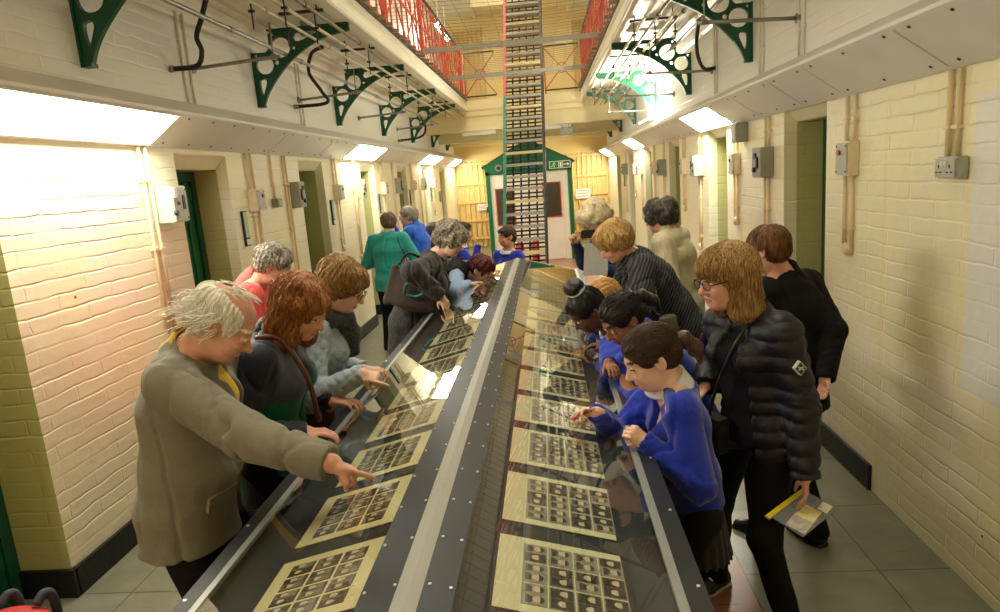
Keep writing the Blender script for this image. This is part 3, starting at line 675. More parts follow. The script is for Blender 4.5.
for k, (xa, xb, za, zb_, y, nm) in enumerate(((-1.92, -1.5, 1.02, 1.19, YF-.09, 'left'), (.80, 1.2, 1.14, 1.40, YF-.09, 'right'))):
    e = empty('notice_board', ((xa+xb)/2, y, za), 'white notice with red lines of writing on the %s yellow gate' % nm, 'notice', 'white notices on the gates')
    mb = MB(); mb.box(xa, xb, y-.004, y+.004, za, zb_); mb.build('notice_sheet', M_signw, e)
    mb = MB(); rr = random.Random(k)
    for j in range(3):
        zz = zb_-.04-j*(zb_-za-.04)/3; x = xa+.04
        while x < xb-.06:
            w_ = rr.uniform(.02, .05); mb.box(x, x+w_, y-.006, y-.004, zz-.018, zz+.0); x += w_+.012
    mb.build('red_writing', M_redb, e)
# fire extinguishers under the stair
for k, x in enumerate((-.62, -.30)):
    e = empty('fire_extinguisher', (x, 14.35, 0), 'red fire extinguisher on the floor behind the stair, '+['left one', 'right one'][k], 'fire extinguisher', 'fire extinguishers')
    mb = MB(); mb.tube([(x, 14.35, 0), (x, 14.35, .02), (x, 14.35, .42), (x, 14.35, .48), (x, 14.35, .5)], [.075, .08, .08, .05, .025], 18); mb.build('cylinder_body', M_red, e)
    mb = MB(); mb.box(x-.015, x+.07, 14.33, 14.37, .52, .535); mb.tube([(x, 14.35, .49), (x, 14.35, .53)], .02, 10); mb.tube(bez([(x-.02, 14.33, .5), (x-.09, 14.3, .42), (x-.095, 14.3, .2)]), .01, 8); mb.build('valve_and_hose', M_blackp, e)

# ------------------------------------------------------------------ red gallery railings, net bars, safety net
def railing(gx, sg, y0, y1, z, label):
    e = empty('gallery_railing', (gx, (y0+y1)/2, z), label, 'railing', 'red railings along the galleries')
    x = gx-sg*.04
    mb = MB(); mb.tube([(x, y0, z+.95), (x, y1, z+.95)], .024, 8); mb.build('handrail', M_dark, e)
    for y in (y0+.03, y1-.03):
        p = MB(); p.box(x-.022, x+.022, y-.022, y+.022, z, z+.95); p.build('post', M_red, e)
    mb = MB(); n = int((y1-y0)/.32)
    for zz in (z+.08, z+.5, z+.86): mb.box(x-.012, x+.012, y0, y1, zz-.012, zz+.012)
    for i in range(1, n):
        y = y0+(y1-y0)*i/n; mb.box(x-.009, x+.009, y-.009, y+.009, z+.0, z+.92)
    m_ = 2
    for i in range(m_):
        a, b = y0+(y1-y0)*i/m_, y0+(y1-y0)*(i+1)/m_
        mb.beam((x, a, z+.1), (x, b, z+.85), .014, .02); mb.beam((x, b, z+.1), (x, a, z+.85), .014, .02)
    mb.build('lattice_infill', M_red, e)
for lev in (0, 1):
    for nm, gx, sg in (('left', GL, 1), ('right', GR, -1)):
        for k in range(5 if lev == 0 else 4):
            y0 = (2.9 if lev == 0 else 5.2)+2.28*k
            railing(gx, sg, y0, y0+2.26, GZ1+2.75*lev+.01, 'red iron railing on the %s %s gallery, %s bay from the near end' % ('upper' if lev else 'lower', nm, ORD[k]))
def cross_railing(y, z, x0, x1, label):
    e = empty('landing_railing', ((x0+x1)/2, y, z), label, 'railing', 'red railings across the landings')
    mb = MB()
    mb.tube([(x0, y, z+.95), (x1, y, z+.95)], .016, 8); mb.build('handrail', M_dark, e)
    mb = MB(); mb.tube([(x0, y, z+.08), (x1, y, z+.08)], .016, 8); mb.build('bottom_rail', M_dark, e)
    mb = MB(); n = max(1, round((x1-x0)/.75))
    for i in range(n):
        a, b = x0+(x1-x0)*i/n, x0+(x1-x0)*(i+1)/n
        mb.beam((a, y, z+.1), (b, y, z+.92), .018, .02, up=(0, 1, 0)); mb.beam((b, y, z+.1), (a, y, z+.92), .018, .02, up=(0, 1, 0)); mb.tube([(a, y, z), (a, y, z+.95)], .014, 8)
        c = ((a+b)/2, z+.51); mb.tube([(c[0]+.1*math.cos(t*math.pi/6), y, c[1]+.1*math.sin(t*math.pi/6)) for t in range(13)], .01, 6)
    mb.build('crossed_infill', M_red, e)
cross_railing(14.5, 3.5, GL, -.9, 'red crossed railing on the far landing left of the stair')
cross_railing(14.5, 3.5, .12, GR, 'red crossed railing on the far landing right of the stair')
for k, (y, z) in enumerate(((9.6, 3.66), (12.3, 3.66))):
    mb = MB(); mb.box(GL-.02, GR+.02, y-.025, y+.025, z-.025, z+.04); tag(mb.build('net_bar', M_grey), 'grey steel bar spanning the void at gallery level, '+['the nearer of two', 'the farther of two'][k], 'bar', 'grey bars across the void')
mb = MB(); rr = random.Random(3)
y = 2.4
while y < 12.2: 
    mb.tube([(GL+.03, y, 3.6), (-.95, y+.02, 3.575), (-.35, y+.03, 3.565), (.25, y+.02, 3.575), (GR-.03, y, 3.6)], .0022, 4, cap=False); y += .16
x = GL+.08
while x < GR: mb.tube([(x, 2.3, 3.58), (x, 12.2, 3.58)], .0022, 4, cap=False); x += .17
tag(mb.build('safety_net', M_pipeb), 'thin wire safety net stretched across the void between the galleries', 'net')
# far upper wall: tall yellow doors, and a lit tube on the upper left wall
for k, (xa, xb) in enumerate(((-2.2, -1.45), (.95, 1.5))):
    e = empty('tall_shutter', ((xa+xb)/2, YF-.02, 3.5), 'tall yellow ribbed shutter high on the far wall, '+['left of the stair', 'right of the stair'][k], 'shutter', 'yellow shutters on the far upper wall')
    mb = MB(); mb.box(xa, xb, YF-.03, YF-.004, 3.5, 5.75)
    for i in range(7): x = xa+(xb-xa)*i/6; mb.tube([(x, YF-.04, 3.5), (x, YF-.04, 5.75)], .014, 6)
    mb.build('ribbed_panel', M_yellow, e)
e = empty('tube_light', (-2.2, 14.5, 4.95), 'lit fluorescent tube high in the upper left gallery', 'light')
mb = MB(); mb.tube([(-1.95, 14.0, 4.95), (-1.95, 15.4, 4.95)], .05, 10); mb.build('lit_tube', M_lamp, e)
mb = MB(); mb.box(-2.0, -1.9, 13.95, 15.45, 5.0, 5.06); mb.tube([(-1.95, 14.2, 5.06), (-1.95, 14.2, 6.11)], .01, 6); mb.tube([(-1.95, 15.2, 5.06), (-1.95, 15.2, 6.11)], .01, 6); mb.build('light_fitting', M_white, e)
# flood lamp standing on the right cove, aimed up at the wall
e = empty('flood_lamp', (1.56, 10.3, 2.5), 'lit flood lamp on the right cove below the brightest bracket', 'light')
mb = MB(); mb.box(1.50, 1.60, 9.9, 10.9, 2.50, 2.54, 0, .005); mb.build('lamp_case', M_white, e)
mb = MB(); mb.box(1.51, 1.59, 9.93, 10.87, 2.541, 2.546); mb.build('lit_tube', M_lamp2, e)
mb = MB(); mb.box(.36, .62, 14.42, 14.52, 2.66, 2.78, 0, .01); mb.tube([(.42, 14.47, 2.78), (.42, 14.47, 2.885)], .008, 6); mb.tube([(.56, 14.47, 2.78), (.56, 14.47, 2.885)], .008, 6)
tag(mb.build('projector_box', M_grey), 'grey box hanging under the far beam right of the hut', 'box')
for k, (xa, xb, y, z) in enumerate(((-1.7, -.98, 14.55, 2.85), (-.02, .6, 14.55, 2.85))):
    mb = MB(); mb.box(xa, xb, y-.05, y+.05, z-.05, z+.03, 0, .01); tag(mb.build('batten_light', M_white), 'white batten under the far beam, '+['left of the stair', 'right of the stair'][k], 'batten', 'white battens under the far beam')
# ------------------------------------------------------------------ the long display case
CX0, CSL, CZR = -.303, .254, 1.15     # ridge line, slope, ridge height
CY0, CY1 = .55, 6.12
def cz(x, off=0.): return CZR-off-CSL*abs(x-CX0)
M_case = mat('charcoal_metal', S(50, 52, 56), .42, .35, var=.06, scale=60)
M_casel = mat('pale_aluminium', S(168, 172, 168), .35, .5, var=.05, scale=30)
M_ridge = mat('white_ridge_strip', S(150, 148, 138), .45, var=.03, scale=10)
M_felt = mat('dark_grey_felt', S(40, 42, 44), .9, var=.08, scale=60)
M_steel_sc = mat('bright_screw', S(220, 218, 208), .3, .8, var=.05)
def glass_mat():
    m = bpy.data.materials.new('clear_glass'); m.use_nodes = True; nt = m.node_tree; nt.nodes.clear(); L = nt.links.new
    o = nd(nt, 'ShaderNodeOutputMaterial'); mx = nd(nt, 'ShaderNodeMixShader'); t = nd(nt, 'ShaderNodeBsdfTransparent'); g = nd(nt, 'ShaderNodeBsdfGlossy')
    t.inputs['Color'].default_value = (.965, .985, .97, 1); g.inputs['Roughness'].default_value = .0; g.inputs['Color'].default_value = (1, 1, 1, 1)
    f = nd(nt, 'ShaderNodeFresnel', IOR=1.5); gm = nd(nt, 'ShaderNodeNewGeometry'); iv = nd(nt, 'ShaderNodeMath', operation='SUBTRACT'); iv.inputs[0].default_value = 1.; L(gm.outputs['Backfacing'], iv.inputs[1])
    mm = nd(nt, 'ShaderNodeMath', operation='MULTIPLY'); L(f.outputs[0], mm.inputs[0]); L(iv.outputs[0], mm.inputs[1]); m2 = nd(nt, 'ShaderNodeMath', operation='MULTIPLY'); L(mm.outputs[0], m2.inputs[0]); m2.inputs[1].default_value = 1.7; L(m2.outputs[0], mx.inputs[0]); L(t.outputs[0], mx.inputs[1]); L(g.outputs[0], mx.inputs[2]); L(mx.outputs[0], o.inputs[0]); return m
M_glass = glass_mat()
case = empty('display_case', (CX0, (CY0+CY1)/2, 0), 'long double-sloped glass display case standing down the middle of the hall', 'display case')
def strip(mb, x0, x1, o0, o1, mi=0, y0=CY0, y1=CY1):
    """slab lying on the slope between x0 and x1, from o0 to o1 below the glass line"""
    mb.prism([(x0, cz(x0, o1)), (x1, cz(x1, o1)), (x1, cz(x1, o0)), (x0, cz(x0, o0))], 'y', y0, y1, mi)
mb = MB(); mb.prism([(-.331, cz(-.331, .01)), (-.28, cz(-.28, .01)), (-.28, cz(-.28, -.003)), (-.303, CZR+.004), (-.331, cz(-.331, -.003))], 'y', CY0-.002, CY1+.002); mb.build('ridge_strip', M_ridge, case)
for sg in (-1, 1):
    X = lambda d: CX0+sg*d
    nm = 'left' if sg < 0 else 'right'
    mb = MB(); strip(mb, X(.028 if sg < 0 else .023), X(.105 if sg < 0 else .083), -.002, .012)
    y = CY0+.08
    while y < CY1: 
        for d in (.034, .096 if sg < 0 else .074): p = (X(d), y, cz(X(d), -.001)); mb.tube([p, (p[0], y, p[2]+.004)], .0035, 6, 1)
        y += .17
    mb.build('ridge_plate', [M_case, M_steel_sc], case)
    mb = MB(); strip(mb, X(.105 if sg < 0 else .083), X(.518), .0, .006); mb.build('glass_pane', M_glass, case)
    mb = MB(); strip(mb, X(.518), X(.540), -.002, .012); mb.build('light_edge_strip', M_casel, case)
    mb = MB(); strip(mb, X(.540), X(.591), -.003, .014); mb.box(X(.585), X(.591), CY0, CY1, cz(X(.591))-.12, cz(X(.591)))
    y = CY0+.1
    while y < CY1: p = (X(.575), y, cz(X(.575), -.002)); mb.tube([p, (p[0], y, p[2]+.004)], .0045, 6, 1); y += .33
    mb.build('outer_frame', [M_case, M_steel_sc], case)
    mb = MB(); strip(mb, X(.02), X(.58), .042, .052); mb.build('felt_board', M_felt, case)
    mb = MB(); mb.box(X(.50), X(.53), CY0+.1, CY1-.1, 0.12, cz(X(.53))-.06); mb.build('side_panel', M_case, case)
mb = MB()
for y in (CY0, CY1-.012): mb.prism([(CX0-.585, .12), (CX0+.585, .12), (CX0+.585, cz(CX0+.585, .014)), (CX0, CZR-.014), (CX0-.585, cz(CX0-.585, .014))], 'y', y, y+.012)
mb.build('end_panel', M_case, case)
mb = MB()
for y in (CY0, CY1-.03):
    for sg in (-1, 1): strip(mb, CX0+sg*.02, CX0+sg*.55, -.001, .011, 0, y, y+.03)
mb.build('end_trim', M_casel, case)
mb = MB(); mb.box(CX0-.45, CX0+.45, CY0+.15, CY1-.15, 0, .12); mb.build('plinth', M_black, case)

# ------------------------------------------------------------------ album pages with mounted portraits under the glass
M_page = mat('aged_album_card', S(208, 192, 144), .7, var=.06, scale=6)
M_pageb = mat('pale_album_card', S(212, 202, 164), .7, var=.05, scale=6)
M_ph = [mat('sepia_dark', S(58, 46, 36), .35, var=.35, scale=60), mat('sepia_light', S(196, 180, 150), .4, var=.15, scale=60), mat('sepia_mid', S(128, 108, 84), .4, var=.25, scale=60), mat('grey_print', S(146, 138, 122), .35, var=.2, scale=60)]
def portrait_mesh(kind, w, h, sd):
    """small mounted print w x h (x,y) carrying two tiny head-and-shoulder portraits side by side"""
    r = random.Random(sd); mb = MB(); mb.box(-w/2, w/2, -h/2, h/2, 0, .0012, 3 if kind == 'R' else 0)
    z = .0015
    for c in (-1, 1):
        cx = c*w*.24; cw, chh = w*.23, h*.44
        mb.add([(cx-cw, -chh, z), (cx+cw, -chh, z), (cx+cw, chh, z), (cx-cw, chh, z)], [(0, 1, 2, 3)], (3 if kind == 'R' else 2) if r.random() < .75 else 0)
        dy = r.uniform(-.05, .05)*h
        # shoulders and head
        sh = [(cx+cw*.85*math.cos(t*math.pi/8), dy-chh*.9+chh*.75*math.sin(t*math.pi/8), z+.0003) for t in range(9)]
        mb.add(sh, [list(range(9))], 0 if kind == 'R' else (0 if r.random() < .5 else 2))
        hd = [(cx+cw*.60*math.cos(t*math.pi/6), dy+chh*.20+chh*.50*math.sin(t*math.pi/6), z+.0006) for t in range(12)]
        mb.add(hd, [list(range(12))], 1)
        hr = [(cx+cw*.64*math.cos(t*math.pi/6), dy+chh*.38+chh*.40*math.sin(t*math.pi/6), z+.0009) for t in range(7)]
        mb.add(hr, [list(range(7))], 0)
    return mb.mesh('photograph', M_ph, fix=False)
PHL = [portrait_mesh('L', .046, .060, i) for i in range(6)]; PHR = [portrait_mesh('R', .070, .055, i+20) for i in range(6)]
PITCH = .338; rp = random.Random(5)
for sg in (-1, 1):
    th = math.atan(CSL)*(-sg if sg < 0 else -1)
    th = math.atan(CSL)*sg                       # tilt of the page about the Y axis
    for k in range(14):
        yc = 1.305+PITCH*k
        xc = -.555 if sg < 0 else -.020
        off = .0405
        e = bpy.data.objects.new('album_page', None)
        mb = MB(); hw, hh = .143, .135
        mb.box(-hw, hw, -hh, hh, 0, .0015)
        me = mb.mesh('album_page', M_page if sg < 0 else M_pageb)
        pg = put('album_page', me); pg.location = (xc, yc, cz(xc, off)); pg.rotation_euler = (0, th, 0)
        nm = 'left' if sg < 0 else 'right'
        tag(pg, 'cream album page of mounted portraits on the %s slope, %s from the near end' % (nm, ORD[k]), 'album page', 'album pages in the display case')
        if sg < 0:   # four bands of three prints lying on their sides
            for i in range(3):
                for j in range(4):
                    o = put('photograph', PHL[rp.randrange(6)]); o.parent = pg; o.location = (-.075+.068*i+.0, -.082+.055*j, .0015); o.rotation_euler = (0, 0, math.pi/2)
        else:
            for i in range(4):
                for j in range(3):
                    o = put('photograph', PHR[rp.randrange(6)]); o.parent = pg; o.location = (-.068+.058*i+.01, -.075+.075*j, .0015); o.rotation_euler = (0, 0, -math.pi/2)
    # end
# rucksack on the floor beside the nearest doorway
M_bred = mat('red_nylon', S(186, 40, 34), .6, var=.1, scale=20, bump=.2)
M_bgr = mat('dark_grey_nylon', S(56, 56, 64), .7, var=.15, scale=30, bump=.2)
# ------------------------------------------------------------------ implicit-surface sculpting: figures are one smooth skin
def V3(*a): return np.array(a, np.float64)
def unit(v): v = np.asarray(v, float); return v/(np.linalg.norm(v)+1e-12)
_rs = np.random.RandomState(11); _LAT = _rs.rand(32, 32, 32).astype(np.float32)
def vnoise(P, freq, seed=0):
    Q = P*np.asarray(freq, np.float32)+seed*7.31+100.
    I = np.floor(Q).astype(np.int32); Fr = Q-I; Fr = Fr*Fr*(3-2*Fr); I &= 31; J = (I+1) & 31
    x0, y0, z0, x1, y1, z1 = I[..., 0], I[..., 1], I[..., 2], J[..., 0], J[..., 1], J[..., 2]
    fx, fy, fz = Fr[..., 0], Fr[..., 1], Fr[..., 2]; T = _LAT
    a = T[x0, y0, z0]*(1-fx)+T[x1, y0, z0]*fx; b = T[x0, y1, z0]*(1-fx)+T[x1, y1, z0]*fx
    c = T[x0, y0, z1]*(1-fx)+T[x1, y0, z1]*fx; d = T[x0, y1, z1]*(1-fx)+T[x1, y1, z1]*fx
    return ((a*(1-fy)+b*fy)*(1-fz)+(c*(1-fy)+d*fy)*fz)-.5
class Sd:
    """ordered list of smooth-blended shapes evaluated on a grid and skinned with surface nets"""
    def __init__(s, vox): s.vox = vox; s.p = []; s.disp = []
    def cone(s, a, b, ra, rb, k=.02, op='u'):
        a, b = np.asarray(a, float), np.asarray(b, float); r = max(ra, rb)
        def fn(X, Y, Z):
            ba = b-a; L2 = ba.dot(ba)+1e-12
            h = np.clip(((X-a[0])*ba[0]+(Y-a[1])*ba[1]+(Z-a[2])*ba[2])/L2, 0, 1)
            dx, dy, dz = X-a[0]-h*ba[0], Y-a[1]-h*ba[1], Z-a[2]-h*ba[2]
            return np.sqrt(dx*dx+dy*dy+dz*dz)-(ra+h*(rb-ra))
        s.p.append((op, fn, np.minimum(a, b)-r, np.maximum(a, b)+r, k)); return s
    def chain(s, pts, rs, k=.02):
        for i in range(len(pts)-1): s.cone(pts[i], pts[i+1], rs[i], rs[i+1], k)
        return s
    def ell(s, c, ax, rad, k=.015, op='u'):
        c = np.asarray(c, float); A = np.asarray(ax, float); rad = np.asarray(rad, float); R = np.sqrt(((A*rad[:, None])**2).sum(0))
        def fn(X, Y, Z):
            x, y, z = X-c[0], Y-c[1], Z-c[2]; k0 = 0; k1 = 0
            for i in range(3):
                q = (x*A[i, 0]+y*A[i, 1]+z*A[i, 2])/rad[i]; k0 = k0+q*q; k1 = k1+(q/rad[i])**2
            k0 = np.sqrt(k0); k1 = np.sqrt(k1)+1e-9
            return k0*(k0-1)/k1
        s.p.append((op, fn, c-R, c+R, k)); return s
    def econe(s, a, b, ra, rb, lat, k=.03, op='u'):
        """elliptical limb from a to b; ra, rb = (radius along lat, radius across)"""
        a, b = np.asarray(a, float), np.asarray(b, float); ax = unit(b-a); lat = np.asarray(lat, float); lat = unit(lat-ax*lat.dot(ax)); fw = np.cross(ax, lat)
        r = max(ra+rb); L = np.linalg.norm(b-a)
        def fn(X, Y, Z):
            x, y, z = X-a[0], Y-a[1], Z-a[2]
            t = x*ax[0]+y*ax[1]+z*ax[2]; h = np.clip(t/L, 0, 1)
            u = x*lat[0]+y*lat[1]+z*lat[2]; v = x*fw[0]+y*fw[1]+z*fw[2]; w = t-h*L
            rl = ra[0]+(rb[0]-ra[0])*h; rf = ra[1]+(rb[1]-ra[1])*h; rw = np.minimum(rl, rf)*.7
            qa, qb, qc = u/rl, v/rf, w/rw
            k0 = np.sqrt(qa*qa+qb*qb+qc*qc); k1 = np.sqrt((qa/rl)**2+(qb/rf)**2+(qc/rw)**2)+1e-9
            return k0*(k0-1)/k1
        s.p.append((op, fn, np.minimum(a, b)-r, np.maximum(a, b)+r, k)); return s
    def cut(s, p, n, k=.006, lo=None, hi=None):
        """remove everything on the n side of the plane through p, inside lo..hi"""
        p, n = np.asarray(p, float), unit(n)
        def fn(X, Y, Z): return -((X-p[0])*n[0]+(Y-p[1])*n[1]+(Z-p[2])*n[2])
        s.p.append(('s', fn, None if lo is None else np.asarray(lo, float), None if hi is None else np.asarray(hi, float), k)); return s
    def mesh(s, name, mats, matfn=None, smooth=True):
        vx = s.vox; U = [q for q in s.p if q[0] == 'u']
        lo = np.min([q[2] for q in U], 0)-4*vx-.01; hi = np.max([q[3] for q in U], 0)+4*vx+.01
        n = np.ceil((hi-lo)/vx).astype(int)+1; f = np.full(n, .25, np.float32)
        g = [(lo[i]+vx*np.arange(n[i])).astype(np.float32) for i in range(3)]
        for op, fn, a, b, k in s.p:
            m = k+3*vx+.012
            i0 = np.zeros(3, int) if a is None else np.clip(np.floor((a-m-lo)/vx).astype(int), 0, n-1)
            i1 = n if b is None else np.clip(np.ceil((b+m-lo)/vx).astype(int)+1, 1, n)
            if (i1 <= i0).any(): continue
            sl = tuple(slice(i0[i], i1[i]) for i in range(3))
            d = fn(g[0][sl[0]][:, None, None], g[1][sl[1]][None, :, None], g[2][sl[2]][None, None, :]).astype(np.float32)
            c = f[sl]; d = np.broadcast_to(d, c.shape)
            if op == 'u':
                h = np.clip(.5+.5*(c-d)/k, 0, 1); f[sl] = c*(1-h)+d*h-k*h*(1-h)
            else:
                e = -d; h = np.clip(.5+.5*(e-c)/k, 0, 1); f[sl] = c*(1-h)+e*h+k*h*(1-h)
        if s.disp:
            I = np.argwhere(np.abs(f) < .032)
            P = np.stack([g[i][I[:, i]] for i in range(3)], -1)
            dd = 0
            for fn in s.disp: dd = dd+fn(P)
            f[I[:, 0], I[:, 1], I[:, 2]] -= dd.astype(np.float32)
        # surface nets
        ins = f < 0
        cs = np.zeros(n-1, np.int8)
        for dx in (0, 1):
            for dy in (0, 1):
                for dz in (0, 1): cs += ins[dx:n[0]-1+dx, dy:n[1]-1+dy, dz:n[2]-1+dz]
        act = (cs > 0) & (cs < 8); C = np.argwhere(act); idx = np.full(n-1, -1, np.int32); idx[act] = np.arange(len(C))
        acc = np.zeros((len(C), 3)); cnt = np.zeros(len(C))
        cor = [(a, b, c) for a in (0, 1) for b in (0, 1) for c in (0, 1)]
        val = {q: f[C[:, 0]+q[0], C[:, 1]+q[1], C[:, 2]+q[2]] for q in cor}
        for q in cor:
            for ax in range(3):
                if q[ax]: continue
                r = tuple(q[i]+(1 if i == ax else 0) for i in range(3)); va, vb = val[q], val[r]
                mk = (va < 0) != (vb < 0); t = np.where(mk, va/np.where(mk, va-vb, 1), 0)
                for i in range(3): acc[:, i] += np.where(mk, q[i]+(t if i == ax else 0), 0)
                cnt += mk
        Vx = lo+vx*(C+acc/cnt[:, None])
        Fs = []
        for ax in range(3):
            o1, o2 = (ax+1) % 3, (ax+2) % 3
            A = np.take(ins, range(n[ax]-1), ax); B = np.take(ins, range(1, n[ax]), ax)
            E = np.argwhere(A != B); E = E[(E[:, o1] > 0) & (E[:, o2] > 0) & (E[:, o1] < n[o1]-1) & (E[:, o2] < n[o2]-1)]
            sgn = A[E[:, 0], E[:, 1], E[:, 2]]
            def cell(d1, d2): q = E.copy(); q[:, o1] -= d1; q[:, o2] -= d2; return idx[q[:, 0], q[:, 1], q[:, 2]]
            Q = np.stack([cell(1, 1), cell(0, 1), cell(0, 0), cell(1, 0)], -1)
            Q[~sgn] = Q[~sgn][:, ::-1]; Fs.append(Q)
        Q = np.concatenate(Fs); Q = Q[(Q >= 0).all(1)]
        me = bpy.data.meshes.new(name); me.vertices.add(len(Vx)); me.vertices.foreach_set('co', Vx.astype(np.float32).ravel())
        me.loops.add(Q.size); me.loops.foreach_set('vertex_index', Q.astype(np.int32).ravel())
        me.polygons.add(len(Q)); me.polygons.foreach_set('loop_start', np.arange(len(Q), dtype=np.int32)*4)
        try: me.polygons.foreach_set('loop_total', np.full(len(Q), 4, np.int32))
        except Exception: pass
        for m in (mats if isinstance(mats, (list, tuple)) else [mats]): me.materials.append(m)
        if matfn is not None: me.polygons.foreach_set('material_index', matfn(Vx[Q].mean(1)).astype(np.int32))
        me.polygons.foreach_set('use_smooth', np.ones(len(Q), bool)); me.update(calc_edges=True)
        return me

# ------------------------------------------------------------------ skin, hair, cloth
def skin(name, c): return mat(name, c, .5, var=.10, scale=26., bump=.08, bscale=180., spec=.35)
SK_PALE = skin('fair_skin', S(224, 180, 156)); SK_RUDDY = skin('ruddy_skin', S(216, 160, 136)); SK_BROWN = skin('brown_skin', S(150, 98, 68)); SK_DARK = skin('dark_brown_skin', S(104, 66, 46)); SK_TAN = skin('olive_skin', S(190, 136, 100))
M_lip = mat('lips', S(176, 96, 88), .4, var=.05); M_lipd = mat('darker_lips', S(120, 66, 58), .4, var=.05)
M_eyew = mat('eye_white', S(232, 226, 216), .2, var=.02); M_iris = mat('dark_iris', S(48, 36, 28), .15, var=.05)
def hairm(name, c1, c2, rough=.5, sc3=(130, 130, 14)):
    m, nt, b = nmat(name); L = nt.links.new; tc = nd(nt, 'ShaderNodeTexCoord'); mp = nd(nt, 'ShaderNodeMapping'); mp.inputs['Scale'].default_value = sc3
    L(tc.outputs['Object'], mp.inputs[0]); n = nd(nt, 'ShaderNodeTexNoise', Scale=1.6, Detail=4., Distortion=.5); L(mp.outputs[0], n.inputs['Vector'])
    r = nd(nt, 'ShaderNodeValToRGB'); L(n.outputs['Fac'], r.inputs['Fac']); r.color_ramp.elements[0].position = .33; r.color_ramp.elements[1].position = .68
    r.color_ramp.elements[0].color = col4(c1); r.color_ramp.elements[1].color = col4(c2); L(r.outputs[0], b.inputs['Base Color'])
    bp = nd(nt, 'ShaderNodeBump', Strength=.5, Distance=.005); L(n.outputs['Fac'], bp.inputs['Height']); L(bp.outputs[0], b.inputs['Normal'])
    b.inputs['Roughness'].default_value = rough; b.inputs['Specular IOR Level'].default_value = .4
    return m
def cloth(name, c, var=.1, rough=.85, bump=.25, bscale=260., stretch=None, scale=40., sheen=.15):
    return mat(name, c, rough, var=var, scale=scale, bump=bump, bscale=bscale, stretch=stretch, spec=.25, sheen=sheen)

